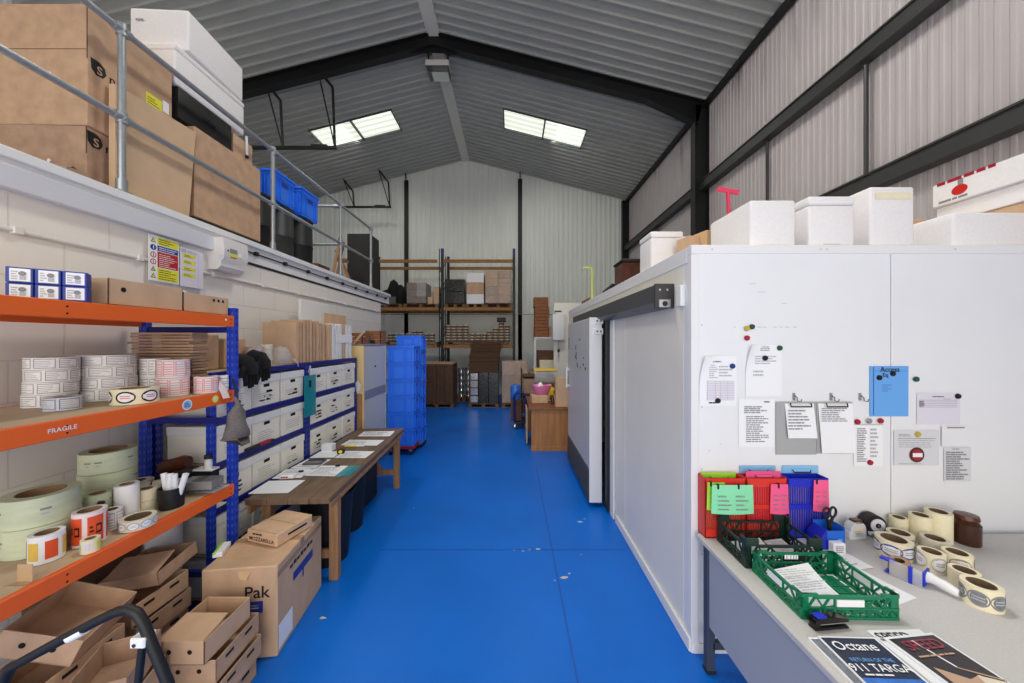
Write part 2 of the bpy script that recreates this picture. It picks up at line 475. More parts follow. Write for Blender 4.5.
for i, z in enumerate((3.70, 5.22, 2.16)):
    m = M(); m.box((XR - .17, Y0, z - .09), (XR - .024, Y1, z + .09), 'rail_dark', .006); m.box((XR - .19, Y0, z + .075), (XR - .024, Y1, z + .095), 'rail_dark'); struct(m, 'beam_wall_%s' % ('middle', 'upper', 'lower')[i])
for y in (-.4, 1.9, 3.95, 5.48, 9.6):
    m = M(); m.cyl((XR - .09, y, 2.2), (XR - .09, y, 5.2), .022, 'rail_dark', 8)
    m.box((XR - .12, y - .05, 5.1), (XR - .06, y + .05, 5.14), 'rail_dark'); m.box((XR - .12, y - .05, 3.79), (XR - .06, y + .05, 3.83), 'rail_dark'); struct(m, 'beam_sag_rod')
for x in (-3.82, .29):
    m = M(); ibeam(m, (x, Y1 - .05, 0), (x, Y1 - .05, roof_z(x) - .22), .18, .15, -EY)
    m.box((x - .02, Y1 - .12, roof_z(x) - .22), (x + .02, Y1 - .08, roof_z(x) + .02), 'steel_black'); struct(m, 'column_gable')
# mezzanine office block
WX = -2.65
m = M(); m.box((-7.6, -2.2, 0), (WX, 6.9, 2.68), 'block_white'); struct(m, 'wall_office')
m = M(); m.box((-7.6, -2.2, 2.68), (WX + .0, 7.37, 2.90), 'white'); m.box((WX, -2.2, 2.86), (WX + .03, 7.4, 2.915), 'white', .004)
m.box((WX - .02, 3.1, 2.675), (WX + .008, 7.36, 2.70), 'black')
struct(m, 'floor_mezzanine')
m = M(); m.box((WX, -2.0, 2.69), (WX + .06, 3.0, 2.815), 'fascia', .006); struct(m, 'trim_1')
m = M(); m.tube([(WX + .012, 3.35, 2.80), (WX + .02, 7.2, 2.80)], .008, 'black', 8)
for k in range(9): m.box((WX, 3.5 + k * .45, 2.78), (WX + .035, 3.54 + k * .45, 2.82), 'black', .004)
tag(m.obj('cable'), 'black cable clipped along the white mezzanine edge under the railing', 'cable')
m = M(); m.cyl((WX + .014, -1.5, 2.49), (WX + .014, 6.85, 2.49), .012, 'socket_white', 10)
for k in range(14): m.box((WX, -1.2 + k * .6, 2.47), (WX + .03, -1.16 + k * .6, 2.51), 'socket_white', .004)
tag(m.obj('conduit_pipe'), 'thin white conduit pipe clipped level along the painted block wall', 'pipe')

# ------------------------------------------------------------------ the cold store
cs = thing('cold_store', 'large white panelled walk-in cold store with papers on its end', 'cold room', (CX, CY, 0))
FX = XR - .06 - CX
def cpart(nm, a, b, mt, bev=0, par=None):
    m = M(); m.box(a, b, mt, bev); return m.obj(nm, par or cs)
for a, b in ((0, 1.215), (1.222, 2.44), (2.446, FX)):
    m = M(); m.box((a, 0, 0), (b, .1, CZ - .05), 'panel_white', .003)
    if a == 0:       # rivets, scuffs and old tape marks
        for x, z in ((.06, 2.0), (.06, 1.12), (.06, 1.5), (.06, .6)): m.disc((x, 0, z), -EY, .006, 'smear')
        for k in range(9): m.quad((.25 + k * .045 + R.uniform(0, .02), 0, 1.985), EX, EZ, (0, 0), (R.uniform(.008, .03), .006), 'smear')
        for x, z, w in ((.4, 2.2, .05), (.55, 2.13, .03), (.35, 2.25, .04), (.17, 1.27, .012), (.1, 1.23, .012)): m.quad((x, 0, z), EX, EZ, (0, 0), (w, .005), 'smear')
    m.obj('wall_panel', cs)
for a, b in ((.1, 1.235), (1.24, 2.4), (2.405, CE - CY)):
    if a > 1.2 and a < 2: 
        cpart('wall_panel', (0, a, 0), (.1, 1.56, CZ - .05), 'panel_side', .003); cpart('wall_panel', (0, 1.56, 2.2), (.1, b, CZ - .05), 'panel_side', .003)
    elif a > 2: cpart('wall_panel', (0, 3.15, 0), (.1, b, CZ - .05), 'panel_side', .003); cpart('wall_panel', (0, a, 2.2), (.1, 3.15, CZ - .05), 'panel_side', .003)
    else: cpart('wall_panel', (0, a, 0), (.1, b, CZ - .05), 'panel_side', .003)
cpart('roof_panel', (0, 0, CZ - .05), (FX, CE - CY, CZ - .012), 'panel_white')
cpart('wall_panel', (.1, CE - CY - .1, 0), (FX, CE - CY, CZ - .05), 'panel_side')
m = M(); m.box((-.006, -.006, CZ - .055), (FX, .05, CZ), 'white', .003); m.box((-.006, .052, CZ - .10), (.05, CE - CY, CZ - .001), 'white', .003); m.box((-.008, -.008, 0), (.04, .04, CZ - .057), 'white', .003)
for x in (.12, .78, .82, 1.6, 2.2): m.disc((x, -.006, CZ - .028), -EY, .007, 'smear')
m.obj('edge_trim', cs)
m = M(); m.box((-.018, .0, 0), (0, 1.5, .085), 'white', .005); m.box((0, -.014, 0), (FX, 0, .06), 'white', .005); m.obj('skirting', cs)
cpart('cover_plate', (-.03, .08, 2.125), (0, .15, 2.26), 'white', .004)
m = M()
m.box((-.022, 1.56, 0), (.0, 1.68, 2.2), 'white', .004); m.obj('door_frame', cs)
cpart('door_gap_block', (-.05, 1.685, .03), (.1, 1.78, 2.19), 'black')  # black block filling the gap between door leaf and wall frame
# sliding door hung from its rail
X0 = .89 - CX
m = M(); m.box((X0, 1.83, .06), (X0 + .135, 3.34, 2.17), 'steel_leaf', .006)
leaf = m.obj('door', cs)
m = M(); m.box((X0 - .004, 1.822, .055), (X0 + .139, 1.834, 2.175), 'white', .003); m.obj('edge_strip', leaf)
m = M(); m.box((X0 - .006, 1.84, .065), (X0, 3.335, .44), 'kick_grey')
for k in range(12): m.box((X0 - .012, 1.84, .08 + k * .03), (X0 - .005, 3.335, .09 + k * .03), 'rail_dark')
m.obj('kick_plate', leaf)
for k in range(14):
    m = M(); y, z, r = 1.95 + R.uniform(0, .75), 1.55 + R.uniform(-.05, .42), R.uniform(.010, .019)
    m.cyl((X0 - .006, y, z), (X0, y, z), r, 'black', 10); m.obj('magnet', leaf)
for k in range(7):
    m = M(); m.box((X0 - .006, 3.2 + (k % 2) * .06, 1.95 - k * .028), (X0, 3.23 + (k % 2) * .06, 1.965 - k * .028), 'black'); m.obj('magnet', leaf)
m = M(); m.box((X0 - .05, 3.22, 1.18), (X0 - .03, 3.30, 1.5), 'white', .006); m.box((X0 - .035, 3.25, 1.2), (X0, 3.27, 1.23), 'white'); m.box((X0 - .035, 3.25, 1.45), (X0, 3.27, 1.48), 'white'); m.obj('handle', leaf)
for z in (2.10, 1.98):
    m = M(); m.box((X0 + .05, 1.80, z), (X0 + .15, 1.822, z + .07), 'white', .004)
    m.disc((X0 + .08, 1.80, z + .035), -EY, .010, 'rail_dark'); m.disc((X0 + .12, 1.80, z + .035), -EY, .010, 'rail_dark'); m.obj('hinge_bracket', leaf)
m = M(); m.prism([(-.005, .235, 2.13), (-.06, .235, 2.13), (-.128, .235, 2.165), (-.128, .235, 2.285), (-.005, .235, 2.285)], (0, 3.13, 0), 'rail_grey')
rail = m.obj('door_rail', cs)
m = M(); m.box((-.134, .222, 2.125), (-.002, .240, 2.292), 'rail_dark', .004); m.box((-.11, .212, 2.13), (-.03, .224, 2.185), 'steel', .004)
m.disc((-.05, .222, 2.25), -EY, .007, 'steel'); m.disc((-.1, .222, 2.25), -EY, .007, 'steel'); m.disc((-.07, .212, 2.155), -EY, .018, 'black', off=.002)
m.obj('end_cap', rail)
# ------------------------------------------------------------------ sheets, magnets and boards on the cold store end
def wp(px, py): return ((px - 512) * CY / 342, 1.9 - (py - 341.5) * CY / 342)
WY = CY - .003
def sheet_mesh(w, h, mt='paper', curl=None, amt=.03, t=.0):
    m = M(); n, k = 8, 10; rows = []
    for j in range(k + 1):
        r = []
        for i in range(n + 1):
            a, b = i / n, j / k; d = .002; x, z = a * w, b * h
            if curl:
                ca = a if curl[0] else 1 - a; cb = b if curl[1] else 1 - b
                e = max(0, ca + cb - 1.35) / .65
                d += amt * e * e; x += (-1 if curl[0] else 1) * e * e * .02
            r.append((x, -d, z))
        rows.append(r)
    m.grid(rows, mt); return m
def wall_paper(px0, py0, px1, py1, label, build, mt='paper', curl=None, y=0, cat='paper', name='paper_sheet'):
    (x0, z1), (x1, z0) = wp(px0, py0), wp(px1, py1); w, h = x1 - x0, z1 - z0
    m = sheet_mesh(w, h, mt, curl); build(m, w, h)
    o = tag(m.obj(name, None, 20), label, cat, None, (x0, WY - y, z0)); return o
def rows_text(m, w, h, x0, y0, x1, y1, n, mt='ink_line', fill=.45, seed=1):
    m.lines((w * x0, -.003, h * y0), EX, EZ, w * (x1 - x0), h * (y1 - y0), n, mt, fill, seed)
def bA(m, w, h):
    rows_text(m, w, h, .25, .86, .8, .92, 1, 'ink_soft'); rows_text(m, w, h, .25, .55, .5, .84, 7, seed=3); rows_text(m, w, h, .52, .58, .9, .82, 4, seed=4)
    m.quad((0, -.003, 0), EX, EZ, (w * .2, h * .12), (w * .92, h * .5), 'paper_lilac')
    for k in range(9): m.quad((0, -.004, 0), EX, EZ, (w * .2, h * (.12 + k * .0475)), (w * .92, h * (.126 + k * .0475)), 'ink_line')
    for k in (.2, .42, .56, .75, .92): m.quad((0, -.004, 0), EX, EZ, (w * k, h * .12), (w * (k + .008), h * .5), 'ink_line')
    rows_text(m, w, h, .25, .04, .6, .1, 1, 'ink')
wall_paper(699, 356, 736, 406, 'white form sheet with a lilac table and curled top corner on the cold store', bA, 'paper', (0, 1))
def bB(m, w, h):
    rows_text(m, w, h, .4, .88, .7, .98, 3, 'ink_soft', seed=5); rows_text(m, w, h, .25, .62, .9, .8, 4, seed=6); rows_text(m, w, h, .2, .38, .6, .52, 2, seed=7)
wall_paper(745, 345, 781, 396, 'white printed letter with its top corner peeling under two magnets', bB, 'paper', (0, 1))
def bC(m, w, h):
    rows_text(m, w, h, .7, .92, .95, .97, 1, 'ink'); rows_text(m, w, h, .15, .70, .9, .86, 4, 'ink_soft', .6, seed=8); rows_text(m, w, h, .2, .1, .85, .66, 13, 'ink_soft', .5, seed=9)
wall_paper(738, 399, 774, 447, 'densely printed notice sheet beside the first clipboard, no magnet on it', bC)
def bD(m, w, h):
    rows_text(m, w, h, .1, .1, .45, .92, 16, 'ink_soft', .5, seed=10); rows_text(m, w, h, .55, .2, .85, .92, 8, 'ink_line', .5, seed=11)
    m.quad((0, -.003, 0), EX, EZ, (0, h * .98), (w, h), 'ink_line')
wall_paper(853, 424, 882, 466, 'narrow column printed sheet between the second clipboard and round badge notice', bD)
def bE(m, w, h):
    m.quad((0, -.003, 0), EX, EZ, (w * .05, h * .55), (w * .92, h * .78), 'paper_lilac')
    for k in range(5): m.quad((0, -.004, 0), EX, EZ, (w * .05, h * (.55 + k * .055)), (w * .92, h * (.56 + k * .055)), 'ink_soft')
    rows_text(m, w, h, .05, .56, .2, .76, 4, 'ink_soft', .5, 12); rows_text(m, w, h, .35, .86, .75, .92, 1, 'ink', .4, 13)
    rows_text(m, w, h, .6, .79, .9, .84, 1)
wall_paper(916, 393, 959, 424, 'landscape sheet with a shaded lilac table beside the blue folder', bE, 'paper_lilac')
def bF(m, w, h):
    rows_text(m, w, h, .1, .82, .5, .9, 2, 'ink_soft', .4, 14); rows_text(m, w, h, .1, .5, .9, .74, 4, 'ink_line', .4, 15); rows_text(m, w, h, .1, .02, .9, .08, 1)
    m.quad((0, -.003, 0), EX, EZ, (w * .08, h * .76), (w * .92, h * .775), 'ink_soft')
    m.disc((w * .5, -.003, h * .3), -EY, .046, 'brown_leather', 24); m.quad((0, -.007, 0), EX, EZ, (w * .5 - .03, h * .3 - .012), (w * .5 + .03, h * .3 + .012), 'paper'); m.disc((w * .5, -.004, h * .3), -EY, .034, 'magnet_red', 24)
wall_paper(893, 430, 938, 465, 'landscape notice with a round dark red badge printed low in its middle', bF, 'paper_grey')
def bG(m, w, h):
    rows_text(m, w, h, .3, .92, .7, .98, 1, 'ink_soft'); rows_text(m, w, h, .06, .04, .94, .88, 13, 'ink_soft', .62, 16)
wall_paper(943, 447, 970, 481, 'small grey printed sheet low on the wall above the cream label rolls', bG, 'paper_grey')
def bH(m, w, h): m.quad((0, -.003, 0), EX, EZ, (0, 0), (w * .02, h), 'ink_line'); m.quad((0, -.003, 0), EX, EZ, (w * .2, h * .9), (w * .8, h * .96), 'ink_soft')
wall_paper(940, 426, 969, 446, 'pale plastic pocket above the small grey printed sheet', bH, 'panel_white')
def mag(px, py, mt, label):
    x, z = wp(px, py); m = M(); m.cyl((0, 0, 0), (0, -.007, 0), .0165, mt, 18, .015); m.cyl((0, -.007, 0), (0, -.009, 0), .012, mt, 18)
    tag(m.obj('magnet', None, 50), label, 'magnet', 'round magnets on the cold store', (x, WY - .005, z))
for a in ((731.5, 366, 'magnet_blue', 'blue magnet on the form sheet with a curled corner'),
          (717, 400.5, 'magnet_black', 'black magnet at the foot of the form sheet with a lilac table'),
          (764, 358, 'magnet_black', 'black magnet in the middle of the peeling letter'),
          (778.5, 348, 'magnet_green', 'dark green magnet at the top corner of the peeling letter'),
          (746, 328.5, 'magnet_yellow', 'yellow magnet high on the bare wall next to a green magnet'),
          (751, 326.8, 'magnet_green', 'green magnet high on the bare wall next to a yellow magnet'),
          (746, 338, 'magnet_red', 'red magnet just below the yellow and green pair'),
          (877.5, 377.5, 'magnet_black', 'black magnet holding the blue folder, nearer its spine edge'),
          (891, 373.5, 'magnet_black', 'black magnet under the handwriting on the blue folder'),
          (914.5, 379, 'magnet_green', 'dark green magnet alone on the wall beside the blue folder'),
          (856, 421.5, 'magnet_red', 'red magnet under the empty wall hook'),
          (879, 420.5, 'magnet_red', 'red magnet directly below the blue folder'),
          (867.5, 420.5, 'steel', 'pale grey magnet between two red magnets'),
          (868.5, 462, 'magnet_red', 'red magnet at the foot of the narrow column sheet'),
          (956, 396, 'magnet_black', 'black magnet on the sheet with a shaded lilac table'),
          (916, 434, 'magnet_yellow', 'yellow magnet on top of the round badge notice')):
    mag(*a)
# clipboards hanging from hooks
def clipboard(px0, py0, px1, py1, label, paper, clip, pm):
    (x0, z1), (x1, z0) = wp(px0, py0), wp(px1, py1); w, h = x1 - x0, z1 - z0
    t = thing('clipboard', label, 'clipboard', (x0, WY - .004, z0), group='clipboards hung on the cold store')
    m = M(); m.box((0, -.004, 0), (w, 0, h), 'clipboard_grey', .0015); m.obj('board', t)
    a, b, c, d = paper
    m = M(); rows = []
    for j in range(7):
        f = j / 6; rows.append([(w * (a + (c - a) * i / 5) + .012 * (1 - f), -.006 - .02 * (1 - f) * (.4 + .6 * abs(i / 5 - .5)), h * (b + (d - b) * f)) for i in range(6)])
    m.grid(rows, 'paper')
    m.lines((w * (a + .06), -.010, h * (d - pm)), EX, EZ, w * (c - a) * .8, h * pm * .8, 7, 'ink_soft', .4, int(px0), .006); m.obj('paper_sheet', t)
    cx = w * clip
    m = M(); m.box((cx - .062, -.02, h - .028), (cx + .062, -.006, h - .012), 'white', .003); m.tube([(cx - .062, -.02, h - .005), (cx - .062, -.026, h - .026), (cx + .062, -.026, h - .026), (cx + .062, -.02, h - .005)], .004, 'black', 6); m.obj('clip', t)
clipboard(775, 401.5, 815, 454, 'grey hanging clipboard holding a small handwritten sheet', (.2, .32, .92, .97), .55, .5)
clipboard(815.5, 401.5, 851, 453, 'hanging clipboard covered by a full white sheet beside the red magnets', (.02, .02, .98, .97), .48, .35)
for px, lab in ((794, 'steel hook above the clipboard with the small handwritten sheet'), (831, 'steel hook above the clipboard with the full white sheet'), (860, 'steel hook with nothing hanging from it')):
    x, z = wp(px, 397); m = M()
    m.box((x - .012, WY - .003, z - .02), (x + .004, WY + .002, z + .025), 'steel'); m.tube([(x, WY, z + .01), (x, WY - .02, z), (x, WY - .022, z - .02), (x + .014, WY - .03, z - .022), (x + .02, WY - .03, z - .008)], .003, 'rail_grey', 6)
    tag(m.obj('wall_hook'), lab, 'hook', 'wall hooks on the cold store')
(x0, z1), (x1, z0) = wp(869, 366), wp(907, 416); w, h = x1 - x0, z1 - z0
t = thing('document_folder', 'light blue document folder with handwriting, pinned by two black magnets', 'folder', (x0, WY, z0))
m = M(); m.box((0, -.006, 0), (w, 0, h), 'folder_blue', .001)
m.quad((0, -.006, 0), EX, EZ, (w * .07, h * .02), (w * .085, h * .98), 'magnet_blue'); m.quad((0, -.006, 0), EX, EZ, (w * .1, h * .9), (w * .95, h * .905), 'magnet_blue')
for k in range(4): m.quad((0, -.006, 0), EX, EZ, (w * .3, h * (.5 + k * .04)), (w * (.45 + .1 * (k % 2)), h * (.508 + k * .04)), 'sign_blue')
m.text('Access', (w * .5, -.007, h * .93), EX, EZ, .042, 'ink'); m.text('Eq', (w * .38, -.007, h * .82), EX, EZ, .036, 'ink')
m.obj('cover', t)
m = M(); m.face([(w * .96, -.003, h * .04), (w * 1.02, -.004, h * .02), (w * .97, -.004, h * .75), (w * .93, -.003, h * .75)], 'paper'); m.obj('inner_page', t)
m = M(); m.box((w * .03 - .006, -.004, h + .0), (w * .03, -.002, h + .001), 'ink_line')
m.bm.free()

# ------------------------------------------------------------------ the packing table and what stands on it
TZ = .75
tb = thing('packing_table', 'long grey topped table with a grey side panel against the cold store', 'table', (1.105, .55, 0))
m = M(); m.box((0, 0, TZ - .03), (2.3, 1.50, TZ), 'table_top', .004); m.obj('tabletop', tb)
m = M(); m.box((.02, .05, .27), (.038, 1.42, TZ - .03), 'table_side', .003); m.obj('side_panel', tb)
for x, y in ((.01, 1.40), (.01, .04), (2.22, 1.40), (2.22, .04)):
    m = M(); m.box((x, y, .01), (x + .045, y + .045, TZ - .03), 'table_leg', .004); m.box((x - .004, y - .004, 0), (x + .049, y + .049, .02), 'rubber', .004); m.obj('leg', tb)
m = M(); m.box((.045, 1.42, .60), (2.23, 1.45, .70), 'table_leg'); m.box((.045, 1.40, .14), (2.23, 1.43, .18), 'table_leg'); m.obj('rail', tb)
# open fronted files holding clipboards
def mag_file(x, mt, label):
    t = thing('document_file', label, 'file holder', (x, 2.0, TZ), group='plastic document files along the cold store')
    w, d, h = .235, .078, .35; m = M()
    m.box((0, 0, 0), (w, d, .006), mt)
    for a, b in (((0, 0, 0), (.005, d, h)), ((w - .005, 0, 0), (w, d, h)), ((0, d - .005, 0), (w, d, h))): m.box(a, b, mt, .001)
    for z0, z1 in ((0, .05), (.17, .195), (.30, h)): m.box((0, 0, z0), (w, .005, z1), mt)
    n = 17
    for i in range(n + 1):
        x0 = w * i / n - .003
        if i in (0, n) or i % 1 == 0: m.box((max(0, x0), 0, .05), (min(w, x0 + .0065), .005, .17), mt); m.box((max(0, x0), 0, .195), (min(w, x0 + .0065), .005, .30), mt)
    m.box((0, -.002, h - .012), (w, .007, h), mt, .002)
    m.obj('shell', t)
    m = M(); m.box((.012, .034, .0065), (w - .012, .040, .335), 'card'); m.obj('page', t)
    return t
mag_file(1.13, 'red_file', 'red plastic file with a green sheet clipped on its front')
mag_file(1.373, 'red_file', 'red plastic file with a narrow pink sheet, beside the blue file')
mag_file(1.616, 'blue_file', 'deep blue plastic file with a pink sheet hanging over its front')
def board_in_file(x, y, z, w, h, mt, label):
    t = thing('clipboard', label, 'clipboard', (x, y, z), group='clipboards standing in the plastic files')
    m = M(); m.box((0, 0, 0), (w, .004, h), mt, .0015); m.obj('board', t)
    m = M(); m.box((w * .25, -.010, h - .035), (w * .75, 0, h - .018), mt, .003); m.tube([(w * .25, -.008, h - .022), (w * .28, -.014, h - .036), (w * .72, -.014, h - .036), (w * .75, -.008, h - .022)], .003, 'black', 6); m.obj('clip', t)
board_in_file(1.385, 2.080, TZ + .07, .22, .325, 'clip_blue', 'blue clipboard standing behind the pink clipboard')
board_in_file(1.645, 2.080, TZ + .07, .22, .325, 'clip_blue', 'blue clipboard standing up behind the deep blue file')
board_in_file(1.386, 2.0245, TZ + .07, .205, .312, 'clip_pink', 'pink clipboard standing in the red file beside the blue one')
board_in_file(1.14, 2.062, TZ + .07, .21, .29, 'lime', 'lime and black clipboard at the back of the red file with the green sheet')
def over_sheet(x, y, z, w, h, mt, label, clip, seed):
    t = thing('paper_sheet', label, 'paper', (x, y, z), group='coloured sheets hung on the files')
    m = M(); rows = []
    for j in range(6):
        f = j / 5; rows.append([(w * i / 5 + .01 * (1 - f) * ((i / 5) - .5), -.004 - .012 * (1 - f) * math.sin(i / 5 * PI), h * f) for i in range(6)])
    m.grid(rows, mt); m.lines((w * .12, -.010, h * .12), EX, EZ, w * .32, h * .6, 4, 'ink_soft', .25, seed, .008); m.lines((w * .55, -.010, h * .12), EX, EZ, w * .32, h * .6, 4, 'ink_soft', .25, seed + 1, .008); m.obj('page', t)
    for c in clip:
        m = M(); m.box((w * c - .006, -.008, h - .025), (w * c + .006, .006, h + .006), 'black', .003); m.obj('clip', t)
over_sheet(1.138, 1.9945, TZ + .17, .10, .16, 'lime', 'lime sheet edge behind the mint green sheet on the red file', (.2,), 14)
over_sheet(1.15, 1.970, TZ + .16, .235, .165, 'paper_green', 'mint green sheet clipped on the front of the red file', (.15, .65), 3)
over_sheet(1.505, 1.992, TZ + .15, .10, .17, 'paper_pink', 'narrow pink sheet clipped on the red file beside the blue one', (.45,), 5)
over_sheet(1.755, 1.992, TZ + .165, .085, .18, 'paper_pink', 'pink sheet hanging over the front of the deep blue file', (.2,), 8)
# vented trays
def vented_tray(loc, rz, label, mt, w, d, h, insert, up):
    t = thing('vented_tray', label, 'plastic tray', loc, rz, 'vented plastic trays on the packing table')
    m = M()
    for i in range(9): m.box((.012 + (w - .03) * i / 8, .01, 0), (.018 + (w - .03) * i / 8, d - .01, .006), mt)
    for i in range(7): m.box((.01, .012 + (d - .03) * i / 6, .001), (w - .01, .018 + (d - .03) * i / 6, .005), mt)
    m.box((.03, .03, .0), (w - .03, d - .03, .002), mt); m.obj('base', t, 0)
    for k in range(4):
        L = w if k < 2 else d; m = M(); th = .007
        def B(a0, z0, a1, z1, dd=0):
            lo, hi = (-dd, th)
            if k == 0: m.box((a0, lo, z0), (a1, hi, z1), mt)
            elif k == 1: m.box((a0, d - hi, z0), (a1, d - lo, z1), mt)
            elif k == 2: m.box((lo, a0, z0), (hi, a1, z1), mt)
            else: m.box((w - hi, a0, z0), (w - lo, a1, z1), mt)
        def bar(a0, z0, a1, z1):
            o = th if k in (0, 2) else 0
            px, pz = -(z1 - z0), a1 - a0; l = math.hypot(px, pz); px, pz = px / l * .003, pz / l * .003
            q = [(a0 + px, z0 + pz), (a1 + px, z1 + pz), (a1 - px, z1 - pz), (a0 - px, z0 - pz)]
            if k < 2: yy = 0 if k == 0 else d - th; m.prism([(a, yy, z) for a, z in q], (0, th, 0), mt)
            else: xx = 0 if k == 2 else w - th; m.prism([(xx, a, z) for a, z in q], (th, 0, 0), mt)
        B(0, 0, L, .012, .003); B(0, h * .40, L, h * .46, .003)
        e = L * .17; top = h
        B(0, h - .012, e, h + up, .003); B(L - e, h - .012, L, h + up, .003); B(e, h - .020, L - e, h - .008, .003)
        B(0, 0, .03, h); B(L - .03, 0, L, h)
        c0, c1 = L * .36, L * .64
        B(c0 - .006, h * .4, c0, h - .01); B(c1, h * .4, c1 + .006, h - .01)
        n = int(L / .03)
        for i in range(n):
            a = L * i / n; b = L * (i + 1) / n
            bar(a, .01, b, h * .42) if i % 2 else bar(a, h * .42, b, .01)
            if b < c0 or a > c1: bar(a, h * .44, b, h - .012) if i % 2 else bar(a, h - .012, b, h * .44)
            B(a - .002, 0, a + .002, h * .42)
        m.obj('side_wall', t, 0)
        if insert:
            m = M(); M_b = m
            if k == 0: m.box((c0, -.004, h * .52), (c1, .003, h - .022), 'paper')
            elif k == 2: m.box((-.004, c0, h * .52), (.003, c1, h - .022), 'paper')
            elif k == 3: m.box((w - .003, c0, h * .52), (w + .004, c1, h - .022), 'paper')
            else: m.box((c0, d - .010, h * .55), (c1, d - .0075, h - .02), 'black'); m.lines((c0 + .005, d - .011, h * .6), EX, EZ, c1 - c0 - .01, h * .25, 1, 'paper', .8, 4)
            m.obj('label_insert', t)
    return t
vented_tray((1.20, 1.418, TZ), -.02, 'bright green vented tray with white label inserts, beside the stapler', 'green_crate', .395, .295, .105, True, .0)
vented_tray((1.185, 1.735, TZ), -.015, 'dark green vented tray between the files and the bright green tray', 'dark_crate', .385, .245, .125, False, .025)
def flat_sheet(name, loc, rz, w, d, label, group, mt='paper', n=10, seed=1, lift=.0, ink='ink_line', cat='paper'):
    m = M(); rows = []
    for j in range(7):
        f = j / 6; rows.append([(w * i / 6, d * f, .001 + lift * (f ** 2) * (.6 + .4 * i / 6)) for i in range(7)])
    m.grid(rows, mt)
    if n: m.lines((w * .1, d * .1, .002), EX, EY, w * .75, d * .75, n, ink, .35, seed, .001 + lift)
    return tag(m.obj(name), label, cat, group, loc, rz)
G = 'papers on the packing table'
flat_sheet('paper_sheet', (1.245, 1.46, TZ + .010), .12, .23, .19, 'white sheet sloping up inside the bright green tray', G, seed=3, lift=.055)
flat_sheet('paper_sheet', (1.225, 1.765, TZ + .010), .1, .19, .15, 'white sheet lying inside the dark green tray, nearer its corner', G, seed=4, lift=.03)
flat_sheet('paper_sheet', (1.435, 1.765, TZ + .010), .08, .11, .17, 'small white sheet at the other side of the dark green tray', G, seed=5, lift=.02)
flat_sheet('paper_sheet', (1.615, 1.47, TZ), .30, .21, .30, 'white sheet on the tabletop beside the bright green tray', G, seed=6)
flat_sheet('paper_sheet', (1.64, 1.70, TZ + .002), .18, .20, .28, 'white sheet on the tabletop beside the dark green tray', G, seed=7)
# stapler
t = thing('stapler', 'black stapler with a blue end cap in front of the bright green tray', 'stapler', (1.20, 1.37, TZ), .10)
m = M(); m.box((0, -.018, 0), (.15, .018, .010), 'black', .004); m.obj('base', t)
m = M(); m.box((.01, -.010, .016), (.145, .010, .026), 'steel', .002); m.obj('staple_channel', t)
m = M(); m.prism([(.0, -.015, .026), (.15, -.015, .026), (.148, -.015, .038), (.10, -.015, .048), (.03, -.015, .050), (.005, -.015, .042)], (0, .03, 0), 'black_gloss'); m.box((.0, -.012, .008), (.03, .012, .03), 'black', .003); m.obj('arm', t)
m = M(); m.box((.012, -.0155, .047), (.055, .0155, .0525), 'blue_file', .002); m.obj('cap', t)
# magazines
t = thing('magazine', 'motoring magazine with a navy cover and blue car, fanned over other issues', 'magazine', (1.165, 1.02, TZ + .012), -.03)
m = M(); m.box((0, 0, 0), (.215, .296, .006), 'paper', .001); m.quad((0, 0, .006), EX, EY, (.006, .0), (.205, .288), 'mag_navy', .0006)
m.quad((0, 0, .006), EX, EY, (.006, .0), (.205, .13), 'mag_blue', .0012); m.quad((0, 0, .006), EX, EY, (.12, .0), (.205, .09), 'mag_grey', .0016)
m.prism([(.03, .01, .0075), (.16, .005, .0075), (.17, .035, .0075), (.12, .06, .0075), (.07, .055, .0075), (.03, .035, .0075)], (0, 0, .0005), 'paper')
m.prism([(.12, .05, .0082), (.18, .05, .0082), (.185, .09, .0082), (.15, .105, .0082), (.12, .08, .0082)], (0, 0, .0005), 'clip_pink')
m.text('Octane', (.098, .250, .0072), EX, EY, .052, 'paper'); m.text('RETURN OF THE', (.105, .195, .0072), EX, EY, .020, 'folder_blue'); m.text('911 TARGA', (.105, .165, .0072), EX, EY, .040, 'paper')
m.lines((.03, .135, .0072), EX, EY, .15, .012, 1, 'paper', .5, 3); m.obj('cover', t)
t = thing('magazine', 'magazine lying beneath the navy one, only its edge showing at the table edge', 'magazine', (1.135, 1.02, TZ), -.02)
m = M(); m.box((0, 0, 0), (.215, .30, .010), 'paper', .001); m.quad((0, 0, .010), EX, EY, (.004, .0), (.20, .29), 'mag_grey', .0006); m.obj('cover', t)
t = thing('magazine', 'magazine with a dark cover, red title and tan picture', 'magazine', (1.455, 1.02, TZ + .008), .10)
m = M(); m.box((0, 0, 0), (.215, .296, .006), 'paper', .001); m.quad((0, 0, .006), EX, EY, (.01, .0), (.205, .285), 'mag_dark', .0006)
m.text('SPEED', (.11, .248, .0072), EX, EY, .056, 'mag_red'); m.lines((.03, .20, .0072), EX, EY, .16, .016, 1, 'mag_tan', .4, 6)
m.prism([(.02, .05, .0068), (.11, .02, .0068), (.18, .06, .0068), (.15, .13, .0068), (.10, .12, .0068), (.03, .17, .0068)], (0, 0, .0005), 'mag_tan'); m.prism([(.1, .04, .0075), (.19, .03, .0075), (.2, .10, .0075), (.14, .13, .0075)], (0, 0, .0005), 'cream2')
m.prism([(.085, .27, .0078), (.092, .27, .0078), (.115, .16, .0078), (.108, .16, .0078)], (0, 0, .0004), 'paper'); m.prism([(.108, .163, .0078), (.113, .155, .0078), (.21, .10, .0078), (.21, .107, .0078)], (0, 0, .0004), 'mag_tan'); m.obj('cover', t)
t = thing('magazine', 'pale magazine showing black title lettering behind the dark covered one', 'magazine', (1.41, 1.06, TZ), .02)
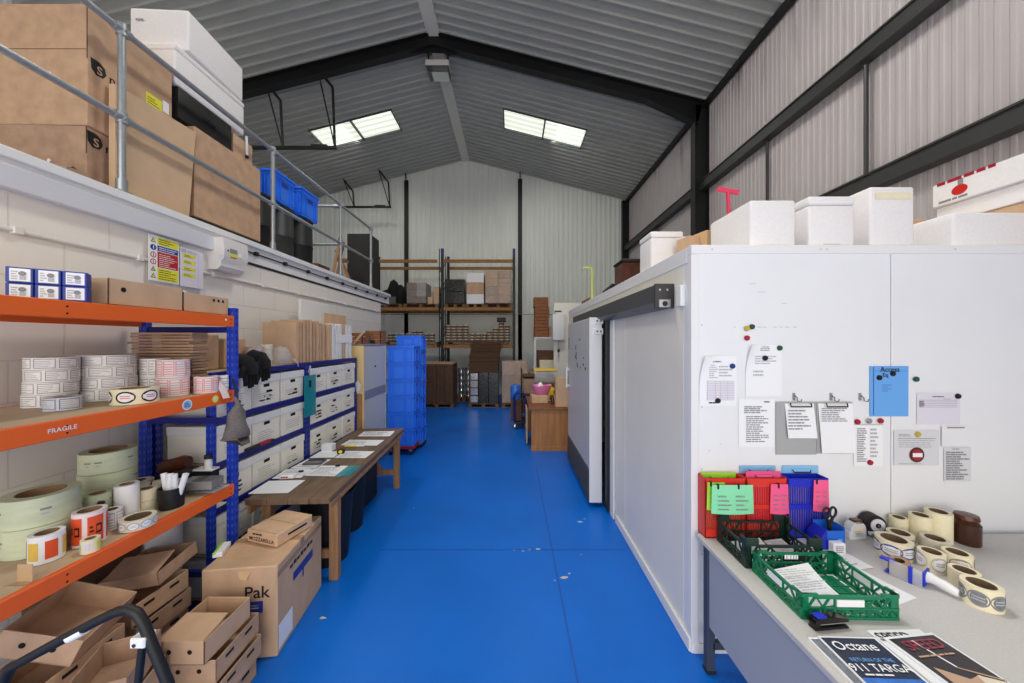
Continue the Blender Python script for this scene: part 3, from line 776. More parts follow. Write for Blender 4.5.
m = M(); m.box((0, 0, 0), (.215, .296, .007), 'paper', .001); m.text('SPEED', (.075, .26, .0075), EX, EY, .05, 'ink'); m.obj('cover', t)
# label rolls on the table
def label_roll(name, ro, ri, h, side, core='core', prints=None, label='', cat='label roll', group=None, loc=(0, 0, 0), rz=0, rot=None, n=32):
    m = M(); m.lathe([(ri, 0), (ro, 0), (ro, h), (ri, h)], side, n=n)
    if prints: prints(m, ro, h)
    o = m.obj(name, None, 40); tag(o, label, cat, group, loc, rz, rot)
    m = M(); m.lathe([(ri, .0), (ri + .0005, h + .0006), (ri - .003, h + .0006), (ri - .003, 0)], core, n=n); m.obj('core', o, 40)
    return o
def ovals(colr, fill='paper', n=6, sq=1.45, inner='ink_line', k=.36):
    def f(m, r, h):
        for i in range(n):
            a = i * 2 * PI / n + .4
            for rad, mt, e in ((k, colr, .0008), (k * .74, fill, .0014)):
                pts = []
                for j in range(20):
                    b = 2 * PI * j / 20; th = a + math.cos(b) * rad * h * sq / r; pts.append(((r + e) * math.cos(th), (r + e) * math.sin(th), h / 2 + math.sin(b) * rad * h))
                c = m.bm.verts.new(((r + e) * math.cos(a), (r + e) * math.sin(a), h / 2)); vs = [m.bm.verts.new(p) for p in pts]
                for j in range(20): m.bm.faces.new((c, vs[j], vs[(j + 1) % 20])).material_index = m.mi(mt)
            for z in (.42, .55): m.patch(r + .002, a - .2 * h * sq / r, a + .2 * h * sq / r, h * z, h * (z + .06), inner, 3)
    return f
GR = 'cream label rolls on the packing table'
TR = TZ
label_roll('label_roll', .073, .05, .085, 'cream', 'core_dark', ovals('ink_blue'), 'cream label roll with blue rimmed ovals behind the tape gun', group=GR, loc=(2.065, 1.85, TR), rz=.2)
label_roll('label_roll', .055, .038, .075, 'cream', 'core_dark', ovals('ink_soft'), 'cream label roll tucked behind the blue rimmed oval roll, beside the dispenser', group=GR, loc=(2.185, 1.925, TR))
label_roll('label_roll', .049, .034, .088, 'cream', 'core_dark', ovals('ink_line', 'paper', 4, .9, 'ink_line', .42), 'cream label roll with large white round labels over the tape gun handle', group=GR, loc=(2.125, 1.732, TR), rz=.9)
label_roll('label_roll', .055, .038, .082, 'cream2', 'core_dark', None, 'plain cream label roll in front of the shortest tall roll', group=GR, loc=(2.30, 1.86, TR))
label_roll('label_roll', .052, .036, .088, 'cream', 'core_dark', ovals('ink_soft', 'cream2', 4, 1.2), 'cream label roll with grey ovals beside the one with big white rounds', group=GR, loc=(2.245, 1.725, TR), rz=.5)
label_roll('label_roll', .05, .035, .07, 'cream', 'core_dark', None, 'low plain cream roll just behind the roll with grey round labels', group=GR, loc=(2.14, 1.618, TR))
label_roll('label_roll', .06, .042, .09, 'cream', 'core_dark', ovals('ink_soft', 'mag_grey', 6, 1.0), 'cream label roll with grey round labels nearest the magazines', group=GR, loc=(2.056, 1.498, TR), rz=.1)
GS = 'tall cream rolls at the back of the packing table'
label_roll('label_roll', .055, .036, .165, 'cream', 'core_dark', None, 'tallest cream roll at the back of the table beside the brown jar', group=GS, loc=(2.475, 1.985, TR))
label_roll('label_roll', .047, .032, .145, 'cream', 'core_dark', None, 'cream roll between the tallest and shortest rolls at the back', group=GS, loc=(2.370, 1.985, TR))
label_roll('label_roll', .04, .026, .105, 'cream', 'core_dark', None, 'shortest cream roll at the back, nearest the black label dispenser', group=GS, loc=(2.30, 2.035, TR))
t = thing('jar', 'dark brown jar with a brown lid beside the tallest cream roll', 'jar', (2.597, 1.955, TZ)); t.scale = (.84, .84, .95)
m = M(); m.lathe([(0, 0), (.062, 0), (.066, .01), (.066, .12), (.05, .14), (.0, .14)], 'brown_glass'); m.obj('body', t)
m = M(); m.lathe([(0, .14), (.055, .14), (.06, .15), (.055, .172), (.0, .175)], 'brown_leather'); m.obj('lid', t)
# tape gun
t = thing('tape_gun', 'blue framed tape gun with brown tape and white handle', 'tape dispenser', (1.915, 1.715, TZ), -1.08); t.scale = (.62, .85, 1.0)
m = M(); m.lathe([(.03, 0), (.062, 0), (.062, .05), (.03, .05)], 'tape_brown', (.03, 0, .012)); m.obj('tape_roll', t)
m = M(); m.prism([(-.03, -.07, .005), (.17, -.05, .005), (.17, .03, .005), (-.03, .06, .005)], (0, 0, .006), 'blue_file'); m.box((.0, -.075, .0), (.17, -.066, .075), 'clear'); m.box((.10, -.078, .0), (.122, -.06, .08), 'blue_file', .003); m.box((-.06, -.07, .06), (.02, -.03, .07), 'blue_file', .003); m.box((.165, -.06, .005), (.18, .03, .07), 'blue_file', .003); m.obj('frame', t)
m = M(); m.tube([(.17, -.02, .04), (.20, -.02, .045), (.235, -.022, .04), (.27, -.025, .036), (.31, -.03, .03), (.33, -.03, .028)], [.026, .024, .020, .022, .020, .016], 'white', 14); m.obj('handle', t)
# label dispenser
t = thing('tape_dispenser', 'black round bodied label dispenser with a pale disc face', 'dispenser', (2.15, 2.045, TZ), -.15); t.scale = (.85, .85, .88)
m = M(); m.cyl((0, -.035, .075), (0, .03, .075), .065, 'black', 28); m.box((-.06, -.03, 0), (.05, .03, .035), 'black', .006); m.box((-.095, -.02, .04), (-.05, .02, .09), 'black', .006); m.obj('body', t)
m = M(); m.cyl((.01, -.040, .075), (.01, -.034, .075), .044, 'paper_lilac', 28); m.cyl((.01, -.043, .075), (.01, -.034, .075), .016, 'black', 20); m.cyl((.01, -.046, .075), (.01, -.034, .075), .006, 'steel', 12); m.obj('disc', t)
m = M(); m.box((-.05, -.055, .012), (.0, -.034, .034), 'paper', .002); m.lines((-.045, -.0555, .014), EX, EZ, .04, .016, 2, 'ink', .5, 2); m.obj('label_strip', t)
t = thing('small_roll', 'small white roll standing on edge beside the blue pen pot', 'tape roll', (2.005, 2.0, TZ), .1)
m = M(); m.cyl((0, -.02, .055), (0, .02, .055), .05, 'paper_grey', 24); m.box((-.055, -.022, 0), (.055, .022, .05), 'paper_grey', .006); m.box((-.02, -.02, .09), (.03, .02, .112), 'brown_leather', .004); m.obj('roll', t)
m = M(); m.disc((0, -.02, .055), -EY, .03, 'cream2', 20, .002); m.lines((-.03, -.0225, .02), EX, EZ, .06, .04, 3, 'ink_line', .4, 3, .004); m.obj('label_face', t)
t = thing('label_block', 'small white printed label block in front of the blue pen pot', 'label block', (1.735, 1.86, TZ), .0)
m = M(); m.box((0, -.018, 0), (.065, .018, .06), 'paper', .004); m.lines((.008, -.019, .01), EX, EZ, .05, .04, 4, 'ink_soft', .5, 5); m.obj('block', t)
t = thing('pen_pot', 'bright blue plastic pot with a sloped front beside the deep blue file', 'pot', (1.735, 1.885, TZ)); t.scale = (.68, 1, 1)
m = M()
for a, b in (((0, 0, 0), (.15, .09, .006)), ((0, .084, 0), (.15, .09, .125)), ((0, 0, 0), (.006, .09, .11)), ((.144, 0, 0), (.15, .09, .125)), ((.0, 0, 0), (.15, .006, .105))): m.box(a, b, 'blue_pot', .002)
m.prism([(-.05, .0, .0), (.0, .0, .0), (.0, .0, .11), (-.05, .0, .06)], (0, .09, 0), 'blue_file'); m.obj('shell', t)
m = M(); m.quad((.09, 0, .05), EX, EZ, (0, 0), (.035, .012), 'folder_blue'); m.obj('sticker', t)
t = thing('scissors', 'black handled scissors standing in the blue pot', 'scissors', (1.792, 1.93, TZ + .03), .2)
for dx in (-.022, .024):
    m = M(); m.tube([(dx + .022 * math.cos(a * PI / 8), 0, .155 + .028 * math.sin(a * PI / 8)) for a in range(17)], .006, 'black', 8); m.tube([(dx, 0, .128), (dx * .4, 0, .10), (-dx * .2, 0, .0)], [.007, .008, .004], 'black', 8); m.obj('handle', t)
m = M(); m.box((-.008, -.002, 0), (.008, .002, .09), 'steel', .001); m.obj('blade', t)
# ------------------------------------------------------------------ the orange beamed rack
RX0, RX1, RY0, RY1 = -2.56, -1.90, 1.12, 2.36      # rear, front, near end, far end
rk = thing('shelving_rack', 'orange beamed storage rack with blue uprights against the block wall', 'shelving', (0, 0, 0))
def slotted(m, x, y, z1, mt, face=1, w=.055, z0=0, slots=True):
    m.box((x - w / 2, y - .02, z0), (x + w / 2, y + .02, z1), mt, .003)
    m.box((x - w / 2 - .004, y - .0195, z0), (x + w / 2 + .004, y + .0195, z0 + .008), mt)
    z = z0 + .08
    while slots and z < z1 - .04:
        for dx in (-.014, .014):
            m.quad((x + dx - .004, y - .02, z), EX, EZ, (0, 0), (.008, .022), 'slot', .0012)
            m.quad((x + face * w / 2, y + dx * .6 - .003, z), EY * face, EZ, (0, 0), (.006, .022), 'slot', .0012)
        z += .05
for x in (RX0 + .03, RX1 - .028):
    for y in (RY0, RY1):
        m = M(); slotted(m, x, y, 2.13, 'rack_blue'); m.obj('upright', rk, 0)
for y in (RY0, RY1):
    for z in (.30, .82, 1.355, 1.98):
        m = M(); m.box((RX0 + .06, y - .012, z - .02), (RX1 - .05, y + .012, z + .02), 'rack_blue_deep'); m.obj('brace', rk)
SZ = [(.855, .93), (1.49, 1.57), (2.0, 2.075)]
for i, (z0, z1) in enumerate(SZ):
    for x in (RX0, RX1 - .03):
        m = M(); m.box((x, RY0 + .02, z0), (x + .03, RY1 - .02, z1), 'orange', .003)
        if x > -2.2:
            for y in (RY1 - .05, RY0 + .34):
                for dz in (.02, .05): m.disc((x + .03, y, z0 + dz), EX, .0045, 'hole', 8)
            if i == 1:
                m.text('FRAGILE', (x + .03, 1.445, (z0 + z1) / 2), EY, EZ, .026, 'paper')
                m.disc((x + .03, 2.0, 1.53), EX, .031, 'paper', 20, .001); m.disc((x + .03, 2.0, 1.53), EX, .024, 'clip_blue', 20, .002); m.lines((x + .03, 1.98, 1.515), EY, EZ, .04, .03, 3, 'ink_blue', .5, 3, .003)
                m.disc((x + .03, 2.19, 1.532), EX, .024, 'sign_yellow', 18, .001); m.disc((x + .03, 2.19, 1.532), EX, .016, 'cream', 18, .002)
                m.disc((x + .03, 2.265, 1.54), EX, .022, 'red', 18, .001); m.disc((x + .03, 2.26, 1.545), EX, .010, 'pink_roll', 12, .002)
            if i == 2: m.disc((x + .03, 2.27, 2.045), EX, .008, 'paper', 10)
        m.obj('beam', rk)
    m = M(); m.box((RX0 + .02, RY0 + .02, z1 - .012), (RX1 - .031, RY1 - .02, z1 + .001 if i < 0 else z1), 'board', .002); m.obj('shelf_board', rk)
# a helper for label rolls printed in a brick pattern
def bricks(ink='ink_brick', n=7, fine=True, off=0.0):
    def f(m, r, h):
        for i in range(n):
            a = i * 2 * PI / n + off; b = a + 2 * PI / n * .86; e = r + .001; th = .0022 / r
            for z0, z1 in ((.12, .17), (.86, .91)): m.patch(e, a, b, h * z0, h * z1, ink, 4)
            for t in (a, b - th): m.patch(e, t, t + th, h * .12, h * .91, ink, 1)
            if fine:
                for k in range(4): m.patch(e, a + .1 / n, a + (b - a) * R.uniform(.5, .9), h * (.24 + k * .15), h * (.29 + k * .15), 'ink_line', 3)
    return f
def pinkp(n=9, off=0):
    def f(m, r, h):
        for i in range(n):
            a = i * 2 * PI / n + off; b = a + 2 * PI / n * .84; e = r + .001
            for t in (a, b): m.patch(e, t - .0015 / r, t + .0015 / r, h * .1, h * .92, 'pink_ink', 1)
            for z in (.1, .9): m.patch(e, a, b, h * z, h * (z + .02), 'pink_ink', 4)
            for k in range(5): m.patch(e, a + .3 / n, b - .5 / n * R.uniform(.6, 2), h * (.2 + k * .13), h * (.24 + k * .13), R.choice(['pink_ink', 'ink_line']), 2)
    return f
def stack(n, ro, ri, h, x, y, z, side, core, pf, what, grp):
    for i in range(n):
        label_roll('label_roll', ro, ri, h - .002, side, core, pf(i) if pf else None, what % rank(i, n) if n > 1 else what, group=grp, loc=(x + R.uniform(-.004, .004), y + R.uniform(-.004, .004), z + i * h), rz=R.uniform(0, 6))
Z1 = 1.573
GA = 'label rolls on the middle shelf of the orange rack'
stack(4, .114, .06, .063, -2.33, 1.97, Z1, 'white_roll', 'core', lambda i: bricks(off=i), 'white brick printed label roll, %s of the stack behind the oval roll', GA)
stack(4, .09, .05, .062, -2.375, 1.765, Z1, 'white_roll', 'core', lambda i: bricks(off=i), 'white brick printed label roll, %s of the stack nearest the frame edge', GA)
stack(2, .07, .045, .112, -2.225, 2.136, Z1, 'white_roll', 'core', lambda i: pinkp(9, i) if i < 0 else bricks('ink_line', 11), 'tall white label roll, %s of the pair between brick printed and pink stacks', GA)
stack(2, .076, .042, .11, -2.07, 2.085, Z1, 'pink_roll', 'core', lambda i: pinkp(9, i), 'pink printed label roll, %s of the two high pink stack', GA)
stack(1, .062, .038, .105, -1.968, 2.198, Z1, 'pink_roll', 'core', lambda i: pinkp(9, .2), 'single pink printed label roll with its end strip hanging over the beam', GA)
m = M(); rows = [[(x, y, z), (x + .004, y + .05, z)] for x, y, z in ((-1.925, 2.2, 1.64), (-1.905, 2.215, 1.60), (-1.893, 2.225, 1.56), (-1.888, 2.235, 1.525))]
m.grid(rows, 'pink_roll'); tag(m.obj('label_strip'), 'loose end of pink printed labels hanging down over the orange beam', 'label strip')
label_roll('label_roll', .037, .022, .10, 'white_roll', 'core', ovals('ink_line', 'white_roll', 5), 'small white roll at the far end of the middle shelf by the gloves', group=GA, loc=(-1.952, 2.298, Z1))
label_roll('label_roll', .092, .058, .078, 'cream', 'core', ovals('black', 'paper', 6, 1.25, 'pink_ink', .40), 'cream label roll with black rimmed ovals at the front of the middle shelf', group=GA, loc=(-2.02, 1.835, Z1), rz=.55)
label_roll('label_roll', .062, .03, .06, 'paper_grey', 'core', bricks('ink_blue', 5), 'small bluish white roll in front of the brick printed stack nearest the rack end', group=GA, loc=(-2.17, 1.655, Z1), rz=.4)
t = thing('flat_carton_stack', 'pile of flat brown cartons lying behind the pink label rolls', 'cardboard', (-2.52, 1.86 + .35, Z1))
for i in range(20):
    dx, dy = R.uniform(-.012, .012), R.uniform(-.015, .01)
    m = M(); m.box((.03 + dx, .0 + dy, i * .0195), (.43 + dx, .114, i * .0195 + .015), 'card2' if i % 2 else 'card3', .002); m.obj('flat_carton', t)
t.location = (-2.505, 2.219, Z1)
# things on the top shelf
Z2 = 2.0775
for k in range(4):
    for r in range(2):
        x = -2.062 + k * .055
        if k == 3: continue
        t = thing('small_carton', 'small blue and white carton, %s row, %s on the top shelf' % (('bottom', 'top')[r], ('furthest from the trays', 'in the middle', 'beside the long tray')[k]), 'carton', (x, 1.391 + k * .0464, Z2 + r * .066), .70, group='blue and white cartons on the top shelf')
        m = M(); m.box((0, 0, 0), (.069, .07, .064), 'sign_blue', .002); m.obj('box', t)
        m = M(); m.box((.010, -.001, .006), (.062, 0, .058), 'paper'); m.lines((.014, -.0012, .01), EX, EZ, .02, .04, 4, 'ink_line', .5, k)
        m.disc((.042, -.001, .038), -EY, .010, 'ink_soft', 12, .002); m.quad((.035, -.001, .012), EX, EZ, (0, 0), (.016, .016), 'ink_line'); m.obj('label_face', t)
def open_tray(name, label, loc, rz, w, d, h, grp=None, mt='card', flap=0, holes='f', rot=None, th=.005, cat='cardboard box', inner=True):
    t = thing(name, label, cat, loc, rz, grp, rot)
    m = M(); m.box((-w / 2, -d / 2, 0), (w / 2, d / 2, .004), mt)
    for a, b in (((-w / 2, -d / 2, 0), (-w / 2 + th, d / 2, h)), ((w / 2 - th, -d / 2, 0), (w / 2, d / 2, h)), ((-w / 2, -d / 2, 0), (w / 2, -d / 2 + th, h)), ((-w / 2, d / 2 - th, 0), (w / 2, d / 2, h))): m.box(a, b, mt, .001)
    if 'f' in holes:
        for dx in ((-.05, .05) if w > .2 else (0,)): m.disc((dx, -d / 2, h * .55), -EY, .0115, 'hole', 12)
    if 's' in holes:
        for k in (-1, 1): m.quad((w / 2, k * d * .22 - d * .09, h * .62), EY, EZ, (0, 0), (d * .18, .016), 'hole')
    if 'r' in holes: m.disc((w / 2, -d * .33, h * .62), EX, .012, 'hole', 14, .002)
    if 'q' in holes:
        for k in range(3): m.quad((w / 2, d * (.12 + .11 * k), h * .70), EY, EZ, (0, 0), (.016, .018), 'hole')
    m.obj('body', t, 0)
    if flap:
        m = M(); m.box((-w / 2 + .012, 0, -.002), (w / 2 - .012, d * .52, .002), mt, .001); f = m.obj('flap', t, 0); f.location = (0, -d / 2 + .004, h - .004); f.rotation_euler = (flap, 0, 0)
    return t
GT = 'brown cardboard trays on the top orange shelf'
open_tray('cardboard_tray', 'long brown cardboard tray with one round hole on the top orange shelf', (-2.01, 1.82, Z2), 0, .16, .37, .128, GT, 'card', 0, 'r')
open_tray('cardboard_tray', 'shorter brown tray with small slots at the far end of the top orange shelf', (-2.01, 2.172, Z2), 0, .15, .32, .115, GT, 'card', 0, 'q')
t = thing('foam_slab', 'flat white foam slab lying behind the brown trays on the top shelf', 'foam lid', (-2.40, 1.86, Z2))
m = M(); m.box((0, 0, 0), (.2, .46, .165), 'foam', .008, 2); m.obj('slab', t); m = M(); m.box((.195, .02, .12), (.21, .44, .16), 'foam', .004); m.obj('lip', t)
t = thing('notice_sheet', 'faded white sheet on the block wall just beyond the top shelf', 'paper', (WX + .003, 2.74, 2.085))
m = M(); m.box((0, 0, 0), (.004, .21, .27), 'paper_grey', .001); m.lines((.005, .03, .13), EY, EZ, .13, .1, 5, 'ink_line', .4, 6); m.disc((.004, .06, .07), EX, .03, 'ink_line', 14); m.disc((.004, .14, .06), EX, .025, 'ink_line', 14); m.obj('page', t)
# bottom shelf
Z0 = .933
GB = 'label rolls on the bottom shelf of the orange rack'
def gprint(i): 
    def f(m, r, h):
        for k in range(5):
            a = R.uniform(0, 6.28)
            m.patch(r + .001, a, a + .25, h * .55, h * .62, 'ink_soft', 3); m.patch(r + .001, a + .03, a + .2, h * .4, h * .45, 'ink_line', 3)
    return f
stack(3, .115, .075, .114, -2.35, 1.99, Z0, 'green_roll', 'core', gprint, 'large pale green roll, %s of the tall stack under the middle shelf', GB)
stack(2, .12, .075, .13, -2.23, 1.62, Z0, 'green_roll', 'core', gprint, 'large pale green roll, %s of the stack nearest the rack end', GB)
stack(2, .05, .03, .085, -2.19, 1.807, Z0, 'green_roll', 'core', gprint, 'small pale green roll, %s of the pair between the two large green stacks', GB)
stack(1, .048, .028, .19, -2.112, 1.874, Z0, 'white_roll', 'core', None, 'tall plain white roll standing between the green rolls and cream rolls', GB)
stack(1, .04, .024, .10, -2.075, 1.775, Z0, 'white_roll', 'core', lambda i: bricks('ink_line', 6), 'short white roll in front of the tall plain white roll', GB)
label_roll('label_roll', .06, .04, .05, 'cream2', 'core', None, 'flat cream roll lying on the bottom shelf under the blue rear upright', group=GB, loc=(-2.46, 2.27, Z0))
label_roll('label_roll', .053, .03, .09, 'white_roll', 'core', bricks('ink_line', 8), 'flat white roll behind the standing cream roll with brown stripe', group=GB, loc=(-2.36, 2.165, Z0))
label_roll('label_roll', .055, .035, .09, 'cream2', 'core_dark', lambda m, r, h: m.patch(r + .001, 0, 6.28, h * .42, h * .5, 'brown_leather', 28), 'cream roll with a brown stripe lying on its side above the cream pair', group=GB, loc=(-2.172, 2.12, Z0 + .0565), rot=(PI / 2, 0, -.9))
stack(2, .045, .028, .062, -2.105, 1.97, Z0, 'cream', 'core', None, 'cream roll, %s of the pair beside the black pot', GB)
t = thing('pot', 'black oval pot holding white rolled papers at the front of the bottom shelf', 'pot', (-1.995, 2.005, Z0))
m = M(); m.lathe([(0, 0), (.055, 0), (.058, .05), (.0585, .05), (.0585, .055), (.060, .055), (.062, .115), (.054, .115), (.05, .006), (0, .006)], 'black'); m.obj('pot_body', t)
for i, (dx, dy, a, b) in enumerate(((-.02, 0, -.25, .1), (.012, .01, .05, -.1), (.03, -.005, .3, .05), (-.005, -.02, -.08, .2))):
    m = M(); m.cyl((dx, dy, .02), (dx + a * .17, dy + b * .15, .19), .015, 'paper', 12); m.obj('paper_roll', t)
t = thing('grey_carton', 'flat grey carton with dark stripes lying tilted on the bottom shelf', 'carton', (-2.0, 2.205, Z0 + .03), .12)
m = M(); m.box((-.095, -.055, 0), (.095, .055, .052), 'grey_box', .003)
for k in range(3): m.quad((-.03 + k * .02, -.05, .052), EX, EY, (0, 0), (.008, .1), 'ink')
m.obj('box', t)
G2 = 'papers on the bottom shelf of the orange rack'
flat_sheet('paper_sheet', (-2.09, 2.18, Z0), 0, .19, .13, 'white sheet under the flat grey carton', G2, seed=2, n=4)
flat_sheet('paper_sheet', (-2.29, 2.176, Z0 + .032), .0, .17, .05, 'printed receipt sheet behind the flat grey carton', G2, seed=9, lift=.05, ink='ink_soft')
m = M(); m.box((-2.29, 2.172, Z0), (-2.12, 2.226, Z0 + .029), 'paper_grey', .003); tag(m.obj('paper_pile'), 'low pile of pale papers beneath the printed receipt sheet', 'papers')
t = thing('wrapped_bottle_bag', 'shiny brown wrapped bundle at the back of the bottom shelf', 'bundle', (-2.30, 2.29, Z0)); t.scale = (.8, .8, .9)
m = M(); m.tube([(-.06, -.02, .13), (-.03, 0, .14), (.06, .01, .16), (.12, .012, .175), (.16, .01, .18)], [.035, .05, .048, .05, .04], 'brown_leather', 14); m.box((-.06, -.06, 0), (.17, .05, .095), 'black', .01); m.obj('bundle', t)
m = M(); m.box((.03, -.075, .05), (.14, -.06, .07), 'tub_yellow', .003); m.obj('yellow_ruler', t)
t = thing('marker_bottle', 'white capped bottle on a black box beside the slotted upright', 'bottle', (-2.073, 2.313, Z0))
m = M(); m.box((-.06, -.03, 0), (.07, .03, .10), 'black', .004); m.box((-.06, -.032, .10), (.07, .032, .112), 'paper', .002); m.obj('box', t)
m = M(); m.lathe([(0, .112), (.022, .112), (.022, .16), (.012, .175), (0, .175)], 'white', (.02, 0, 0), 14); m.lathe([(.012, .175), (.024, .178), (.024, .20), (0, .205)], 'black', (.02, 0, 0), 14); m.obj('bottle', t)
def redp(m, r, h):
    for i in range(5):
        a = i * 2 * PI / 5 + .1; b = a + .95; m.patch(r + .001, a, b, h * .08, h * .88, 'label_orange', 6)
        for z, q in ((.4, .34), (.52, .3)): m.patch(r + .0015, a + .12, a + q, h * z, h * (z + .07), 'brown_leather', 3)
        m.patch(r + .0016, a + .48, a + .82, h * .34, h * .62, 'black', 4); m.patch(r + .002, a + .52, a + .74, h * .40, h * .56, 'label_orange', 4)
label_roll('label_roll', .056, .04, .155, 'pink_roll', 'core', redp, 'white label roll printed with orange red panels at the shelf front', group=GB, loc=(-2.04, 1.652, Z0), rz=.35)
label_roll('label_roll', .031, .018, .06, 'cream', 'core', lambda m, r, h: [m.patch(r + .001, k, k + .5, h * .2, h * .8, ('sign_yellow', 'paper_green', 'paper_lilac')[k % 3], 3) for k in range(6)], 'small cream roll with pastel print before the orange red roll', group=GB, loc=(-1.945, 1.578, Z0))
label_roll('label_roll', .052, .035, .12, 'paper', 'core', lambda m, r, h: [m.patch(r + .001, k * 1.05, k * 1.05 + .7, h * .15, h * .8, ('tub_yellow', 'label_orange')[k % 2], 5) for k in range(6)], 'white roll with yellow and orange panels next to the orange red roll', group=GB, loc=(-2.07, 1.522, Z0), rz=.3)
m = M(); m.box((-1.99, 1.375, Z0), (-1.93, 1.38, Z0 + .07), 'card_edge', .001); m.box((-1.99, 1.36, Z0), (-1.93, 1.40, Z0 + .002), 'card_edge'); tag(m.obj('folded_card'), 'pale folded card standing at the near edge of the bottom shelf', 'card')
def strip_prints(m, r, h): ovals('ink_line', 'paper', 9, 1.2, 'ink_line', .4)(m, r, h)
label_roll('label_roll', .07, .05, .05, 'cream2', 'core_dark', strip_prints, 'flat cream label roll with white ovals lying along the shelf front', group=GB, loc=(-1.962, 1.795, Z0), rz=0)
t = thing('hand_scanner', 'slim black tool leaning on the small green rolls behind the orange red roll', 'tool', (-2.135, 1.722, Z0 + .006), 1.4); t.scale = (.8, .8, .75)
m = M(); m.box((-.012, -.016, .0), (.012, .016, .19), 'black', .004, mx=Matrix.Rotation(.35, 4, 'Y')); m.obj('body', t); m = M(); m.box((-.014, -.01, .02), (-.0125, .01, .13), 'steel', mx=Matrix.Rotation(.35, 4, 'Y')); m.obj('blade_strip', t)

# ------------------------------------------------------------------ blue archive racks with their boxes
AX0, AX1 = -2.54, -2.10; BY = (2.40, 3.53, 4.65); AZ = (.06, .375, .70, 1.025, 1.35, 1.68)
for b in range(2):
    ya, yb = BY[b] + .002 * b, BY[b + 1]
    t = thing('archive_rack', ('blue boltless rack of archive boxes nearest the orange rack', 'blue boltless rack of archive boxes beside the plywood board')[b], 'shelving', (0, 0, 0), group='blue racks for archive boxes')
    for x in (AX0 + .03, AX1 - .03):
        for y in ((ya + .021, yb - .021)):
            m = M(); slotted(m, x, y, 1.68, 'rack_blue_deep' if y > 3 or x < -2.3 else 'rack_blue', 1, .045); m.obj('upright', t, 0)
    for z in AZ:
        for x in (AX0 + .01, AX1 - .04):
            m = M(); m.box((x, ya + .042, z - .045), (x + .03, yb - .042, z), 'rack_blue_deep', .003); m.obj('beam', t)
        m = M(); m.box((AX0 + .041, ya + .043, z - .012), (AX1 - .041, yb - .043, z - .002), 'board'); m.obj('shelf_board', t)
def archive_box(label, loc, seed, ln):
    rr = random.Random(seed)
    t = thing('archive_box', label, 'archive box', loc, 0, 'white archive boxes on the blue racks')
    d, w, h = .36, ln, .262; m = M()
    m.box((-d, .006, 0), (-.006, w - .006, h - .02), 'panel_side', .002)
    x = -.006
    def q(a, b, mt): m.quad((x, 0, 0), EY, EZ, a, b, mt, .0012)
    for k in range(rr.randint(3, 6)): q((w * .2, .05 + k * .018), (w * rr.uniform(.6, .82), .053 + k * .018), 'ink_soft')
    k = rr.randint(0, 3)
    if k:
        for i in range(k):
            for j in range(rr.randint(2, 5)):
                a = w * rr.uniform(.25, .6); z = .04 + i * .034; l = w * rr.uniform(.05, .2); q((a, z), (min(a + l, w * .9), z + rr.uniform(.006, .02)), 'ink')
    m.obj('body', t, 0)
    m = M(); m.box((-d - .002, 0, h - .065), (0, w, h), 'white', .003); m.obj('lid', t, 0)
    m = M(); m.box((-.008, w * .5 - .035, h - .105), (-.0045, w * .5 + .035, h - .078), 'hole', .001); m.obj('hand_hole', t)
    return t
names = ['top', 'second', 'third', 'fourth', 'lowest']
pos = ['nearest the orange rack', 'in the middle', 'beside the centre upright']
pos2 = ['beside the centre upright', 'in the middle', 'nearest the plywood board']
sd = 0
for b in range(2):
    ya, yb = BY[b] + .045, BY[b + 1] - .045; ln = (yb - ya) / 3
    for r, z in enumerate((1.35, 1.025, .70, .375, .06)):
        if b == 1 and r > 2: continue
        for k in range(3):
            archive_box('white archive box on the %s shelf of the %s blue rack, %s' % (names[r] if r < 4 else 'lowest', ('near', 'far')[b], (pos, pos2)[b][k]), (AX1 - .01 - R.uniform(0, .012), ya + k * ln + .003, z + .0015), sd, ln - .006); sd += 1
# things lying on and hanging from the racks
t = thing('glove', 'black work glove draped over the top beam of the near blue rack', 'glove', (AX1 + .012, 2.83, 1.70), 0, 'black work gloves on the blue rack')
def glove(t, seed):
    rr = random.Random(seed)
    m = M(); m.tube([(-.10, .0, .05), (-.05, .0, .075), (-.0, .0, .06), (.03, 0, .02), (.035, 0, -.03)], [.045, .06, .06, .055, .05], 'black_cloth', 14)
    for i in range(4):
        y = -.045 + i * .03; l = (.05, .07, .065, .05)[i]
        m.tube([(.032, y, -.02), (.04, y * 1.15, -.06), (.036 + rr.uniform(-.01, .01), y * 1.3, -.06 - l)], [.017, .016, .012], 'black_cloth', 10)
    m.tube([(.03, -.05, .03), (.05, -.085, .0), (.05, -.10, -.04)], [.018, .016, .012], 'black_cloth', 10); m.obj('hand', t, 60)
    m = M(); m.tube([(-.11, 0, .04), (-.095, 0, .05)], [.048, .047], 'black_cloth', 14); m.box((.02, -.03, .065), (.035, .02, .072), 'paper', .002); m.obj('cuff', t, 60)
glove(t, 1)
t = thing('glove', 'second black work glove hanging lower at the end of the blue rack', 'glove', (AX1 + .066, 2.62, 1.675), -.1, 'black work gloves on the blue rack'); glove(t, 2)
t = thing('cap', 'grey fabric peaked cap hanging by its strap from the orange rack end', 'cap', (-1.832, 2.275, 1.265), .2)
m = M(); m.lathe([(.012, .27), (.02, .22), (.05, .16), (.075, .09), (.082, .04), (.078, .0), (.07, .0), (.074, .04), (.04, .15)], 'grey_cloth', n=20)
for v in m.bm.verts:
    v.co.x *= .75; v.co.x += .012 * math.sin(v.co.z * 40 + v.co.y * 30)
m.obj('crown', t, 60)
